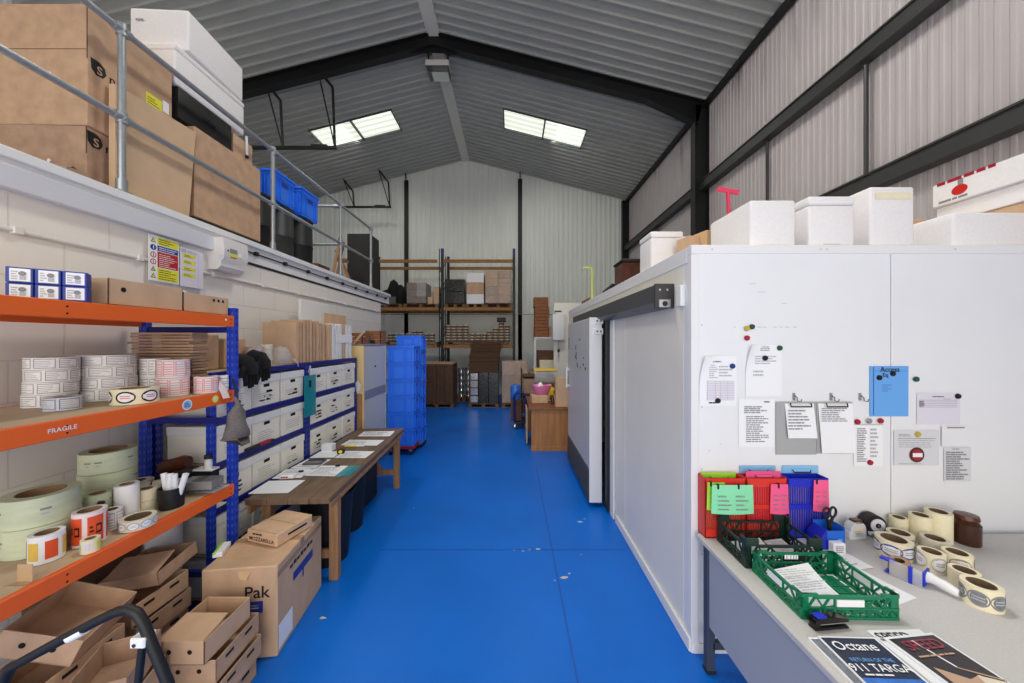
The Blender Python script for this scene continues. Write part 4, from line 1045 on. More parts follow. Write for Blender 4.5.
m = M(); m.prism([(-.05, -.085, .0), (.05, -.085, .0), (.06, -.05, -.05), (.055, .05, -.055), (.03, .085, -.0), (-.03, .085, .0), (-.055, .0, -.03)], (.0, 0, .008), 'grey_cloth'); m.obj('peak', t)
m = M(); m.tube([(0, 0, .26), (-.02, .03, .31), (-.06, .07, .38)], .006, 'black', 8); m.obj('strap', t)
t = thing('plastic_folder', 'teal translucent plastic wallet hanging on the centre upright of the blue racks', 'plastic wallet', (AX1 + .008, 3.44, 1.13))
m = M(); m.box((0, 0, 0), (.006, .20, .42), 'teal', .002); m.obj('wallet', t)
m = M(); m.box((.006, .07, .30), (.012, .11, .37), 'ink', .003); m.tube([(.003, .10, .42), (.006, .07, .46), (.004, .10, .52), (.006, .12, .47), (.003, .10, .42)], .003, 'white', 6); m.obj('hanging_loop', t)
t = thing('utility_knife', 'red and black knife lying on the beam of the near blue rack', 'knife', (AX1 + .012, 2.82, 1.027), 0)
m = M(); m.box((-.03, -.12, 0), (.0, .02, .025), 'black', .006); m.obj('sheath', t)
m = M(); m.box((-.028, .02, 0), (.004, .15, .03), 'dolly_red', .008); m.box((-.03, .15, -.0), (.004, .19, .02), 'black', .005); m.obj('handle', t)
GK = 'things on top of the blue racks'
Z3 = 1.684
t = thing('flat_carton_stack', 'upright row of folded brown cartons standing on the blue racks', 'cardboard', (-2.50, 3.39, Z3), 0)
for i in range(9):
    m = M(); m.box((.02 + R.uniform(0, .02), .0 + i * .060, 0), (.36, .032 + i * .060 + R.uniform(0, .02), .43 + R.uniform(-.02, .02)), ('card', 'card2')[i % 2], .002); m.obj('folded_carton', t)
def carton(name, label, loc, rz, w, d, h, mt='card', tape=True, grp=None, extra=None, cat='cardboard box', rot=None, flapseam=True):
    t = thing(name, label, cat, loc, rz, grp, rot)
    m = M(); m.box((-w / 2, -d / 2, 0), (w / 2, d / 2, h), mt, min(.006, w * .03))
    if flapseam: m.quad((-w / 2 + .002, -.0015, h), EX, EY, (0, 0), (w - .004, .003), 'card_dark', .0008)
    if extra: extra(m, w, d, h)
    m.obj('box', t)
    if tape:
        m = M(); m.box((-w / 2 - .0012, -.025, h - .06), (-w / 2, .025, h + .0012), 'tape'); m.box((-w / 2 - .001, -.025, h), (w / 2 + .001, .025, h + .0014), 'tape'); m.box((w / 2, -.025, h - .06), (w / 2 + .0012, .025, h + .0012), 'tape'); m.obj('tape', t)
    return t
carton('carton', 'brown carton at the back of the near blue rack behind the gloves', (-2.42, 2.58, Z3), 0, .2, .26, .27, 'card2')
carton('carton', 'smaller brown carton against the block wall behind the pink and white rolls', (-2.42, 2.87, Z3), .05, .2, .24, .24, 'card')
GP = 'rolls on top of the near blue rack'
stack(3, .06, .03, .058, -2.25, 2.98, Z3, 'pink_roll', 'core', lambda i: [bricks('magnet_red', 6, True, i), pinkp(8), bricks('magnet_red', 6, True, i)][i], 'pink and white roll, %s of the stack behind the gloves', GP)
stack(4, .05, .03, .048, -2.23, 3.097, Z3, 'cream2', 'core', None, 'cream tape roll, %s of the stack beside the clear bag', GP)
t = thing('plastic_bag', 'clear plastic bag slumped on the near blue rack', 'plastic bag', (-2.2, 3.26, Z3))
m = M()
for j in range(7):
    pass
rows = [[(.085 * r * math.cos(a * PI / 9) + .008 * R.uniform(-1, 1), .10 * r * math.sin(a * PI / 9) + .008 * R.uniform(-1, 1), z + .008 * R.uniform(-1, 1) * (z > 0)) for a in range(18)] for r, z in ((.2, .002), (.95, .004), (1.0, .04), (.9, .09), (.75, .13), (.5, .155), (.15, .165))]
m.grid(rows, 'clear', True); m.obj('bag', t, 80)
m = M(); m.tube([(.085, .04, .05), (.105, .08, .02), (.108, .09, -.03)], [.012, .006, .004], 'clear', 8); m.obj('tail', t, 80)
t = thing('white_carton', 'flattened white carton standing against the wall above the far blue rack', 'cardboard', (-2.53, 4.05, Z3))
m = M(); m.box((0, 0, .0), (.03, .62, .72), 'white', .003); m.quad((.03, .05, .4), EY, EZ, (0, 0), (.5, .004), 'ink_line'); m.obj('panel', t)
t = thing('white_carton', 'stack of upright white and brown cartons at the end of the far blue rack', 'cardboard', (-2.49, 3.95, Z3))
for i in range(7):
    m = M(); m.box((.0, i * .085 + .02, 0), (.36, i * .085 + .07 + R.uniform(0, .025), .42 + R.uniform(-.02, .01)), ('card', 'white', 'white', 'white', 'card', 'white', 'white')[i], .002); m.obj('folded_carton', t)
m = M(); m.box((.362, .18, .20), (.364, .60, .30), 'paper'); m.obj('label_face', t)
m = M(); m.box((.24, .12, .43), (.25, .66, .56), 'card', .002); m.obj('raised_flap', t)
m = M(); m.tube([(-2.07, 4.58, 1.36), (-2.045, 4.57, 1.30), (-2.05, 4.57, 1.22)], [.03, .045, .03], 'clear', 10); tag(m.obj('hanging_bag', None, 60), 'small clear bag hanging at the end of the far blue rack', 'plastic bag')

# ------------------------------------------------------------------ the bench
bt = thing('work_bench', 'rough dark timber work bench in front of the archive racks', 'table', (-1.765, 3.6, 0), math.radians(2.6))
m = M()
for k in range(4): m.box((-.275 + k * .155, -1.04, .675), (-.275 + k * .155 + .153, 1.05, .72), 'bench_top', .004)
m.obj('tabletop', bt)
for x, y in ((-.25, -.90), (.27, -.90), (-.25, .80), (.27, .80)):
    m = M(); m.box((x, y, 0), (x + .07, y + .06, .675), 'timber', .004); m.obj('leg', bt)
for a, b in (((-.18, -.885, .17), (.27, -.855, .24)), ((-.18, .815, .17), (.27, .845, .24)), ((-.27, -1.02, .60), (-.252, 1.0, .675)), ((.34, -1.02, .635), (.345, 1.0, .675))):
    m = M(); m.box(a, b, 'timber', .003); m.obj('rail', bt)
m = M(); m.prism([(-.19, .80, .6), (-.15, .80, .62), (.12, .80, .27), (.08, .80, .24)], (0, .03, 0), 'timber'); m.obj('brace', bt)
BZ = .722
GW = 'papers on the work bench'
flat_sheet('paper_sheet', (-2.04, 2.64, BZ), .06, .30, .25, 'large white sheet at the near corner of the work bench', GW, seed=11, n=0)
flat_sheet('paper_sheet', (-1.84, 3.00, BZ), -.04, .34, .25, 'white sheet beside the teal folder edge on the work bench', GW, seed=12, n=6)
m = M(); m.box((-1.53, 2.995, BZ - .001), (-1.415, 3.25, BZ + .002), 'teal'); m.bm.free()
t = thing('teal_folder', 'teal folder lying at the bench edge, overlapped by a white sheet', 'folder', (-1.55, 2.99, BZ - .001)); m = M(); m.box((0, 0, 0), (.125, .25, .003), 'teal', .001); m.obj('cover', t)
flat_sheet('paper_sheet', (-1.80, 3.46, BZ), -.03, .32, .22, 'white sheet with small print midway along the bench', GW, seed=13, n=5)
flat_sheet('paper_sheet', (-1.95, 3.88, BZ), -.03, .42, .22, 'wide white sheet beside the yellow pen', GW, seed=14, n=3)
flat_sheet('paper_sheet', (-1.92, 4.24, BZ), .02, .40, .20, 'white folded sheet at the far end of the bench', GW, seed=15, n=2, lift=.012)
flat_sheet('paper_sheet', (-2.06, 2.93, BZ), .1, .24, .22, 'white sheet under the marked red and white packet', GW, seed=16, n=5)
flat_sheet('paper_sheet', (-2.06, 3.17, BZ), -.06, .24, .26, 'white sheet underneath the grey calculator', GW, seed=17, n=4)
flat_sheet('paper_sheet', (-2.05, 3.46, BZ), .04, .24, .2, 'white sheet behind the calculator near the centre upright', GW, seed=18, n=0)
t = thing('packet', 'small white packet with a red stripe on the near end of the bench', 'packet', (-1.93, 2.95, BZ + .002), .15); m = M(); m.box((-.055, -.03, 0), (.055, .03, .032), 'paper', .005); m.lines((-.045, -.031, .006), EX, EZ, .09, .016, 1, 'magnet_red', .8, 3); m.obj('box', t)
t = thing('calculator', 'grey black desk calculator on white sheets on the bench', 'calculator', (-1.91, 3.31, BZ + .003), .08)
m = M(); m.prism([(-.085, -.06, 0), (.085, -.06, 0), (.085, -.06, .015), (-.085, -.06, .015)], (0, .13, 0), 'rail_grey'); m.obj('body', t)
m = M(); m.box((-.07, .02, .015), (.07, .055, .020), 'black', .001); m.obj('display', t)
for i in range(5):
    for j in range(3): m = M(); m.box((-.07 + i * .029, -.05 + j * .022, .015), (-.048 + i * .029, -.034 + j * .022, .019), 'ink_soft'); m.obj('key', t)
t = thing('tape_measure', 'small black and yellow tape measure beside the calculator', 'tape measure', (-1.80, 3.60, BZ), .2); m = M(); m.box((-.035, -.025, 0), (.035, .025, .045), 'black', .01, 2); m.obj('case', t); m = M(); m.cyl((0, -.026, .024), (0, -.024, .024), .018, 'yellow', 16); m.obj('badge', t)
t = thing('pen', 'yellow marker pen lying beside the wide white sheet', 'pen', (-1.77, 3.83, BZ + .008), .1); m = M(); m.cyl((-.10, 0, 0), (.03, 0, 0), .008, 'yellow', 10); m.obj('barrel', t); m = M(); m.cyl((.03, 0, 0), (.11, 0, 0), .009, 'white', 10); m.obj('cap', t)
t = thing('label_stack', 'short white stack of cards against the centre upright', 'cards', (-1.985, 3.70, BZ)); m = M()
for k in range(4): m.box((-.055 + R.uniform(-.003, .003), -.045, k * .018), (.055, .045, k * .018 + .016), 'paper', .002)
m.obj('cards', t)
for i, (x, y, l) in enumerate(((-1.90, 3.08, 'small black clip on the bench between the packet and the calculator'), (-1.64, 3.22, 'small black clip on the sheet beside the teal folder'))):
    m = M(); m.box((-.02, -.012, 0), (.02, .012, .014), 'black', .004); tag(m.obj('bulldog_clip'), l, 'clip', None, (x, y, BZ + .003), .3)
# things under the bench
t = thing('waste_bin', 'black round bin standing under the near end of the bench', 'bin', (-1.63, 3.02, 0))
m = M(); m.lathe([(0, 0), (.17, 0), (.21, .56), (.225, .57), (.225, .59), (.2, .59), (.16, .02), (0, .02)], 'black'); m.obj('tub', t)
t = thing('waste_bin', 'black bin standing further under the bench behind the first one', 'bin', (-1.72, 3.52, 0))
m = M(); m.lathe([(0, 0), (.17, 0), (.2, .56), (.215, .57), (.215, .59), (.19, .59), (.16, .02), (0, .02)], 'black'); m.obj('tub', t)
carton('carton', 'black crate under the far half of the bench', (-1.84, 4.05, 0), 0, .32, .42, .5, 'black', False, None, None, 'crate', flapseam=False)
# plywood board, cupboard, crates
t = thing('plywood_board', 'pale plywood board standing between the blue rack and the grey cupboard', 'board', (-2.5, 4.70, 0)); m = M(); m.box((0, 0, .0), (.46, .03, 1.84), 'ply', .003); m.obj('sheet', t)
t = thing('timber_plank', 'short brown plank standing against the pale plywood board', 'plank', (-2.4, 4.665, 0)); m = M(); m.box((0, 0, 0), (.345, .03, 1.18), 'timber', .003); m.obj('plank', t)
t = thing('tambour_cupboard', 'grey tambour fronted office cupboard behind the bench', 'cupboard', (-2.10, 4.80, 0))
m = M(); m.box((-.45, 0, .05), (-.02, .92, 1.84), 'tambour', .004); m.box((-.46, -.005, 1.84), (.0, .925, 1.865), 'tambour_band', .003); m.box((-.44, .01, 0), (-.03, .91, .05), 'black'); m.box((-.02, 0, .05), (.0, .03, 1.84), 'tambour', .002); m.box((-.02, .89, .05), (0, .92, 1.84), 'tambour', .002); m.obj('body', t)
for k in range(2):
    m = M(); y0 = .03 + k * .43
    for i in range(12): m.box((-.02, y0 + i * .0358, .06), (-.008, y0 + i * .0358 + .033, 1.83), 'tambour', .002)
    m.obj('tambour_door', t); 
m = M(); m.box((-.008, .03, 1.06), (-.003, .89, 1.19), 'tambour_band', .001); m.obj('handle_band', t)
m = M(); m.cyl((-.008, .46, 1.52), (.006, .46, 1.52), .014, 'rail_dark', 12); m.obj('lock', t)
def slat_crate(name, label, loc, rz, w, d, h, mt='crate_wood', grp=None, fill=None):
    t = thing(name, label, 'wooden crate', loc, rz, grp)
    m = M(); n = 3
    for i in range(n):
        z0 = h * i / n + .004; z1 = h * (i + 1) / n - .006
        for a, b in (((-w / 2, -d / 2, z0), (w / 2, -d / 2 + .01, z1)), ((-w / 2, d / 2 - .01, z0), (w / 2, d / 2, z1)), ((-w / 2, -d / 2, z0), (-w / 2 + .01, d / 2, z1)), ((w / 2 - .01, -d / 2, z0), (w / 2, d / 2, z1))): m.box(a, b, mt, .001)
    m.box((-w / 2, -d / 2, 0), (w / 2, d / 2, .008), mt); m.obj('slats', t)
    for x in (-w / 2 + .012, w / 2 - .036):
        for y in (-d / 2 + .012, d / 2 - .036): m = M(); m.box((x, y, .008), (x + .024, y + .024, h), mt); m.obj('corner_post', t)
    return t
GX = 'slatted crates on the grey cupboard'
slat_crate('slatted_crate', 'slatted wooden crate on the grey cupboard above the plywood board', (-2.22, 4.95, 1.865), 0, .22, .26, .16, grp=GX)
slat_crate('slatted_crate', 'taller slatted wooden crate on the far end of the grey cupboard', (-2.22, 5.58, 1.865), 0, .24, .24, .21, grp=GX)
t = thing('tool_bundle', 'dark tools lying between the slatted crates on the grey cupboard', 'tools', (-2.22, 5.25, 1.865)); m = M(); m.box((-.08, -.1, 0), (.08, .1, .06), 'black', .015); m.tube([(0, -.09, .06), (.02, 0, .12), (0, .09, .06)], .015, 'black', 8); m.obj('bundle', t)
m = M(); m.box((-2.5, 4.66, 1.845), (-2.14, 4.70, 1.86), 'card2'); m.bm.free()
t = thing('cardboard_strip', 'loose brown card flap leaning out above the plywood board', 'cardboard', (-2.24, 4.78, 1.865)); m = M(); m.box((0, 0, 0), (.03, .012, .24), 'card2', mx=Matrix.Rotation(.7, 4, 'Y')); m.obj('flap', t)

# blue stacking crates
def euro(label, loc, w=.46, d=.34, h=.278, grp='blue stacking crates'):
    t = thing('stacking_crate', label, 'plastic crate', loc, 0, grp)
    m = M(); th = .012; a = 'crate_blue'
    m.box((.02, .02, 0), (w - .02, d - .02, .022), a)
    for p, q in (((.008, .008, .02), (w - .008, .008 + th, h - .004)), ((.008, d - .008 - th, .02), (w - .008, d - .008, h - .004)), ((.008, .008, .02), (.008 + th, d - .008, h - .004)), ((w - .008 - th, .008, .02), (w - .008, d - .008, h - .004))): m.box(p, q, a, .002)
    for x in (.06, .07 + .03, w * .62, w * .7, w - .06):
        m.box((x, -.006, .02), (x + .01, .01, h - .05), a); m.box((x, d - .01, .02), (x + .01, d, h - .05), a)
    for y in (.05, .09, d - .1, d - .06): m.box((w - .01, y, .02), (w + .006, y + .01, h - .05), a); m.box((0, y, .02), (.01, y + .01, h - .05), a)
    m.obj('body', t, 0)
    for nm, z0, z1, o in (('band', h - .05, h - .038, 0), ('rim', h - .022, h - .003, -.009), ('foot_rim', .0, .022, .018)):
        m = M(); rows = []
        for q, z in ((0, z0), (0, z1), (.014 - o, z1), (.014 - o, z0), (0, z0)): rows.append([(o + q, o + q, z), (w - o - q, o + q, z), (w - o - q, d - o - q, z), (o + q, d - o - q, z)])
        m.grid(rows, 'crate_blue', True); m.obj(nm, t, 0)
    for x in (-.0005, w - .0055):
        m = M(); m.box((x, d / 2 - .05, h - .12), (x + .006, d / 2 + .05, h - .075), 'crate_blue_dark', .003); m.obj('handle', t)
    return t
proto = euro('blue stacking crate, lowest of the front stack on the red dolly', (-2.09, 5.70, .155))
for i in range(1, 6): dup(proto, 'blue stacking crate, %s of the front stack on the red dolly' % rank(i, 6), (-2.09 + R.uniform(-.004, .004), 5.70, .155 + i * .2785))
for i in range(7): dup(proto, 'blue stacking crate, %s of the taller stack behind the red dolly' % rank(i, 7), (-2.07 + R.uniform(-.004, .004), 6.09, .001 + i * .2785 + .06))
def dolly(label, x, y, z):
    t = thing('dolly', label, 'dolly', (x, y, 0)); m = M()
    m.box((0, 0, z - .05), (.46, .34, z), 'dolly_red', .006); m.obj('deck', t)
    for a in (.05, .38):
        for b in (.04, .29):
            m = M(); m.cyl((a - .012, b, .035), (a + .022, b, .035), .035, 'rubber', 14); m.box((a - .02, b - .015, .05), (a + .03, b + .015, z - .05), 'steel', .003); m.obj('caster', t)
dolly('red wheeled dolly under the front stack of blue crates', -2.09, 5.70, .153)
t = thing('low_pallet', 'black plastic base under the taller blue crate stack', 'pallet', (-2.07, 6.09, 0)); m = M(); m.box((0, 0, 0), (.46, .34, .058), 'black', .005); m.obj('base', t)

# ------------------------------------------------------------------ boxes on the floor at the front
def pak(m, w, d, h):
    x, y = w / 2, -d / 2
    m.text('Pak', (x - .115, y, h * .72), EX, EZ, .10, 'ink'); m.quad((x - .18, y, h * .50), EX, EZ, (0, 0), (.10, .07), 'sign_blue'); m.lines((x - .17, y, h * .54), EX, EZ, .08, .03, 2, 'paper', .5, 2)
    m.quad((x, -.12, h * .60), EY, EZ, (0, 0), (.27, .055), 'sign_blue'); m.quad((x, 0, h * .50), EY, EZ, (0, 0), (.02, .09), 'sign_blue')
    for k in range(7): m.quad((x, -.16 + k * .045, h * .79), EY, EZ, (0, 0), (.035, .02 + .008 * (k % 2)), 'ink')
    m.quad((x, -d / 2 + .01, .03), EY, EZ, (0, 0), (.16, .15), 'paper', .002)
    m.lines((-w * .3, -d * .35, h), EX, EY, w * .55, .05, 1, 'card_edge', .9, 4)
    m.prism([(-w * .05, y + .01, h), (w * .18, y + .012, h), (w * .1, y - .012, h - .07), (w * .02, y - .012, h - .06)], (0, -.002, .001), 'card_edge')
    m.quad((x, -d / 2 + .002, h * .86), EY, EZ, (0, 0), (d - .01, .035), 'tape', .001)
carton('large_carton', 'large brown carton with black and blue print on the blue floor by the bench leg', (-1.655, 2.335, 0), .11, .42, .60, .55, 'card', True, None, pak)
def mozz(m, w, d, h):
    m.text('MOZZARELLA', (0, -d / 2, h * .35), EX, EZ, .034, 'ink'); m.lines((-w * .3, -d / 2, h * .62), EX, EZ, w * .5, .02, 1, 'ink', .5, 3)
    m.quad((w / 2, -.06, h * .45), EY, EZ, (0, 0), (.15, .014), 'hole'); m.quad((-w / 2 + .001, -d / 2 + .004, h), EX, EY, (.01, .0), (w - .01, .002), 'card_dark')
carton('carton', 'small brown mozzarella carton lying on top of the large brown carton', (-1.62, 2.40, .554), -.28, .26, .28, .085, 'card', False, None, mozz)
GF = 'open brown trays heaped on the floor'
for i in range(3): open_tray('cardboard_tray', 'brown tray with two round holes, %s of the closed trays under the open one' % ORD[i], (-1.585 + .02 * (i % 2), 1.80 + .01 * i, i * .113 + .001), .02 * i, .26, .30, .110, GF, 'card2', 0, 'fs')
open_tray('cardboard_tray', 'open brown tray with a folded flap on top of the front stack', (-1.60, 1.79, .342), 0, .24, .29, .115, GF, 'card', .14, 'f')
# flap boards on the open tray
for i in range(5): open_tray('cardboard_tray', 'brown tray, %s of the back heap under the orange rack' % rank(i, 5), (-2.06 + R.uniform(-.02, .02), 1.90, i * .108 + .002), R.uniform(-.05, .05), .26, .30, .105, GF, ('card2', 'card3')[i % 2], 0, 'fs')
for i in range(5): open_tray('cardboard_tray', 'brown tray, %s of the near heap under the orange rack' % rank(i, 5), (-2.02 + R.uniform(-.02, .02), 1.50, i * .108 + .002), R.uniform(-.08, .08), .27, .30, .105, GF, ('card2', 'card3')[i % 2], 0, 'fs')
open_tray('cardboard_tray', 'tilted brown tray showing its pale side on top of the near heap', (-2.0, 1.53, .60), .25, .27, .30, .105, GF, 'card2', 0, 'f', (.0, .42, .3))
for i in range(5): open_tray('cardboard_tray', 'brown tray, %s of the short heap beside the black trolley handle' % rank(i, 5), (-1.70 + R.uniform(-.012, .012), 1.46 + R.uniform(-.01, .01), i * .108 + .002), .35 + R.uniform(-.08, .08), .20, .26, .105, GF, ('card3', 'card2')[i % 2], 0, 'f')
open_tray('cardboard_tray', 'crushed brown lid tray lying across the back heap under the orange beam', (-2.08, 1.98, .565), .1, .28, .28, .07, GF, 'card3', .3, '', (.05, -.1, .15))
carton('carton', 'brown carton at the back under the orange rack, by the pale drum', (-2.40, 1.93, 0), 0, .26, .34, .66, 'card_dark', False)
t = thing('drum', 'pale grey plastic drum under the far end of the orange rack', 'drum', (-2.30, 2.225, 0)); m = M(); m.lathe([(0, 0), (.105, 0), (.11, .02), (.115, .70), (.10, .72), (0, .72)], 'paper_grey'); m.obj('tub', t)
t = thing('carton_sleeve', 'white carton sleeve with green edge lying on the large brown carton', 'carton', (-1.83, 2.13, .554), .35); m = M(); m.box((-.03, 0, 0), (.02, .13, .03), 'paper', .003); m.obj('sleeve', t); m = M(); m.box((-.031, -.001, .018), (-.012, .131, .031), 'lime', .003); m.obj('green_band', t)
# folded black trolley with tubular handle
t = thing('hand_trolley', 'black tubular handled trolley beside the heap of brown trays', 'trolley', (0, 1.06, 0))
def hp(px, py): return ((px - 512) * 1.06 / 342, 0, 1.9 - (py - 341.5) * 1.06 / 342)
pts = [hp(10, 668), hp(56, 643), hp(95, 622), hp(116, 612), hp(128, 609), hp(137, 613), hp(144, 624), hp(152, 645), hp(168, 683)]
a = V(pts[-1]); b = V(pts[0])
m = M(); m.tube([V((b.x - .25, 0, .10)), V((b.x - .12, 0, .6))] + pts + [V((-.93, 0, .10))], .0145, 'black', 14); m.obj('handle_frame', t, 60)
m = M(); m.tube([hp(70, 637), hp(85, 629)], .0152, 'paper', 14); m.obj('grip_label', t, 60)
m = M(); p = V(hp(143, 640)); m.tube([p, V((-1.24, .0, .10))], .010, 'black', 10); m.obj('strut', t, 60)
m = M(); m.box((p.x - .022, -.02, p.z - .012), (p.x + .024, .02, p.z + .02), 'white', .004, mx=None); m.disc((p.x - .006, -.02, p.z), -EY, .006, 'rail_dark', 10); m.obj('clip', t)
m = M(); m.box((-1.85, -.08, .085), (-.90, .06, .10), 'black', .004); m.obj('platform', t)
for x in (-1.78, -.95):
    m = M(); m.cyl((x, -.06, .04), (x, -.03, .04), .04, 'rubber', 16); m.box((x - .012, -.055, .04), (x + .012, -.035, .085), 'steel'); m.obj('wheel', t)
# ------------------------------------------------------------------ railing, fittings and goods on the mezzanine
DZ = 2.917
rl = thing('guard_railing', 'galvanised tube railing along the mezzanine edge', 'railing', (WX - .02, 0, 0))
YS = (-.2, 1.0, 2.34, 3.82, 5.33, 6.47)
for y in YS:
    m = M(); m.cyl((0, y, DZ), (0, y, 4.03), .0215, 'galv', 14); m.cyl((0, y, DZ - .0), (0, y, DZ + .09), .030, 'galv', 14); m.box((-.05, y - .05, DZ - .0), (.03, y + .05, DZ + .012), 'galv', .003); m.obj('post', rl)
    for z in (3.43, 4.03):
        m = M(); m.cyl((0, y, z - .04), (0, y, z + .04), .030, 'galv', 14); m.cyl((0, y - .05, z), (0, y + .05, z), .0285, 'galv', 14); m.cyl((.03, y, z), (.042, y, z), .006, 'steel', 8); m.obj('clamp', rl)
for z in (3.43, 4.03):
    m = M(); m.cyl((0, YS[0] - .8, z), (0, YS[-1], z), .0215, 'galv', 14); m.obj('rail', rl)
    m = M(); m.cyl((0, 5.33, z - .02), (-.47, 5.33, z - .02), .0215, 'galv', 14); m.obj('return_rail', rl)
m = M(); m.cyl((-.47, 5.33, DZ), (-.47, 5.33, 4.16), .024, 'galv', 14); m.obj('post', rl)
# notice board, isolator box
t = thing('safety_notice', 'multi coloured safety instruction sign on the block wall beneath the mezzanine edge', 'sign', (WX + .028, 2.465, 2.345))
m = M(); m.box((0, 0, 0), (.004, .225, .335), 'paper', .001); m.box((-.028, .08, .22), (0, .14, .30), 'socket_white')
x = .004
def sq(a, b, mt, off=.0012): m.quad((x, 0, 0), EY, EZ, a, b, mt, off)
for a, b, mt in ((.27, .325, 'sign_yellow'), (.225, .265, 'sign_blue'), (.105, .22, 'sign_red'), (.01, .10, 'sign_yellow')):
    sq((.06, a), (.215, b), mt)
m.lines((x, .07, .275), EY, EZ, .135, .045, 3, 'ink', .35, 1, .002); m.lines((x, .07, .23), EY, EZ, .135, .03, 2, 'paper', .35, 2, .002); m.lines((x, .07, .11), EY, EZ, .135, .10, 7, 'paper', .3, 3, .002); m.lines((x, .07, .015), EY, EZ, .135, .08, 5, 'ink', .3, 4, .002)
for z, mt, tri in ((.30, 'sign_yellow', 1), (.245, 'sign_blue', 0), (.19, 'sign_red', 0), (.14, 'sign_red', 0), (.09, 'tub_yellow', 1), (.04, 'sign_yellow', 1)):
    if tri:
        m.face([(x + .0012, .012, z - .018), (x + .0012, .048, z - .018), (x + .0012, .030, z + .018)], 'ink'); m.face([(x + .002, .018, z - .014), (x + .002, .042, z - .014), (x + .002, .030, z + .010)], mt)
    else:
        m.disc((x, .03, z), EX, .021, mt, 18); m.disc((x, .03, z), EX, .015, 'paper' if mt == 'sign_red' else 'sign_blue', 18, .002)
        sq((.027, z - .012), (.033, z + .012), mt if mt == 'sign_red' else 'paper', .0028)
m.obj('board', t)
t = thing('plastic_pocket', 'clear pocket of yellow headed notices beside the safety instruction sign', 'notice', (WX + .028, 2.70, 2.34))
m = M(); m.box((0, 0, 0), (.005, .20, .31), 'paper_lilac', .001); m.box((-.028, .08, .22), (0, .14, .29), 'socket_white'); x = .005
for z in (.235, .185, .13, .08): sq((.02, z), (.125, z + .028), 'sign_yellow'); m.lines((x, .03, z + .004), EY, EZ, .08, .02, 2, 'ink', .35, 3, .002)
sq((.005, .27), (.045, .30), 'ink_line'); sq((.15, .01), (.152, .3), 'ink_line'); m.lines((x, .055, .27), EY, EZ, .09, .025, 2); m.obj('page', t)
t = thing('isolator_box', 'white electrical isolator box with warning labels fixed beneath the mezzanine edge', 'electrical box', (WX + .001, 2.97, 2.53))
m = M(); m.prism([(0, 0, 0), (.085, 0, 0), (.12, 0, .03), (.125, 0, .08), (.15, 0, .12), (.15, 0, .20), (.14, 0, .28), (0, 0, .28)], (0, .27, 0), 'socket_white'); m.obj('case', t)
m = M(); m.disc((.125, 0, .10), -EY, .024, 'fascia', 14); m.obj('end_knob', t)
m = M(); x = .15
m.quad((x, .06, .125), EY, EZ, (0, .03), (.08, .07), 'ink_soft'); m.quad((x, .065, .125), EY, EZ, (0, 0), (.07, .03), 'sign_yellow'); m.quad((x, .065, .118), EY, EZ, (0, 0), (.07, .007), 'sign_red'); m.quad((x, .155, .125), EY, EZ, (0, 0), (.035, .05), 'paper'); m.quad((x, .2, .125), EY, EZ, (0, 0), (.05, .055), 'paper_lilac'); m.quad((x, .155, .125), EY, EZ, (0, 0), (.035, .015), 'sign_yellow', .002)
m.disc((x, .04, .17), EX, .009, 'ink', 12); m.obj('label_face', t)
t = thing('conduit_elbow', 'white cable trunking drop just past the isolator box', 'trunking', (WX + .001, 3.26, 2.56)); m = M(); m.box((0, 0, 0), (.03, .08, .12), 'fascia', .003); m.obj('trunking', t)

# cardboard boxes at the near end
def snlogo(zc, yc, tilt=0):
    def f(m, w, d, h):
        x = w / 2
        c = lambda a, b: (x + .0018, yc + a, zc + b)
        m.face([c(-.02, .05), c(.03, .05), c(.06, .03), c(.07, -.01), c(.05, -.045), c(.01, -.05), c(-.015, -.02)], 'ink')
        m.text('S', (x + .001, yc + .03, zc - .012), EY, EZ, .075, 'card', .0025); m.text('n', (x, yc + .105, zc - .018), EY, EZ, .085, 'ink'); m.text('i', (x, yc + .15, zc - .015), EY, EZ, .085, 'ink')
        for yy, zz in ((-.24, .02), (-.24, -.09), (.0, .25)):
            pass
        m.disc((x, -d / 2 + .19, h * .42), EX, .012, 'paper', 12, .002)
        m.disc((w * .1, -d / 2, h * .42), -EY, .012, 'paper', 12, .002)
        m.quad((x, -d / 2, h * .55), EY, EZ, (.0, 0), (.006, h * .45), 'card_dark', .001)
    return f
def biglab(m, w, d, h):
    snlogo(.415, -.245)(m, w, d, h)
    m.quad((w / 2, .08, .40), EY, EZ, (0, 0), (.12, .09), 'sign_yellow'); m.lines((w / 2, .09, .41), EY, EZ, .09, .06, 3, 'ink', .3, 3, .002); m.quad((w / 2, .205, .42), EY, EZ, (0, 0), (.05, .09), 'paper')
    m.quad((-w / 2, -d / 2, h * .62), EX, EZ, (0, 0), (w, .004), 'card_dark')
carton('large_carton', 'biggest brown carton with black leaf logo on the mezzanine, near the railing post', (-3.10, 2.535, 3.327), 0, .60, .57, .80, 'card2', False, None, biglab)
carton('large_carton', 'crumpled lower brown carton with a second black logo beneath the biggest carton', (-3.10, 2.49, DZ), .03, .58, .50, .405, 'card3', False, None, snlogo(.33, -.225))
t = thing('carton_flap', 'torn brown carton edge poking out over the mezzanine edge', 'cardboard', (-2.80, 2.10, DZ)); m = M()
rows = [[(-.3 + .13 * i + .015 * math.sin(i * 5 + j), -.02 + .035 * j, .0 + .10 * (1 - abs(j - 1.5) / 2.2) + .02 * math.sin(3 * i + j)) for i in range(4)] for j in range(4)]
m.grid(rows, 'card3'); m.box((-.3, -.02, 0), (.09, .08, .055), 'card3', .004); m.obj('flap', t)
t = thing('flat_carton', 'tall flat brown carton leaning behind the railing post', 'cardboard box', (-2.782, 2.36, DZ + .002), 0, None, (0, .0, 0))
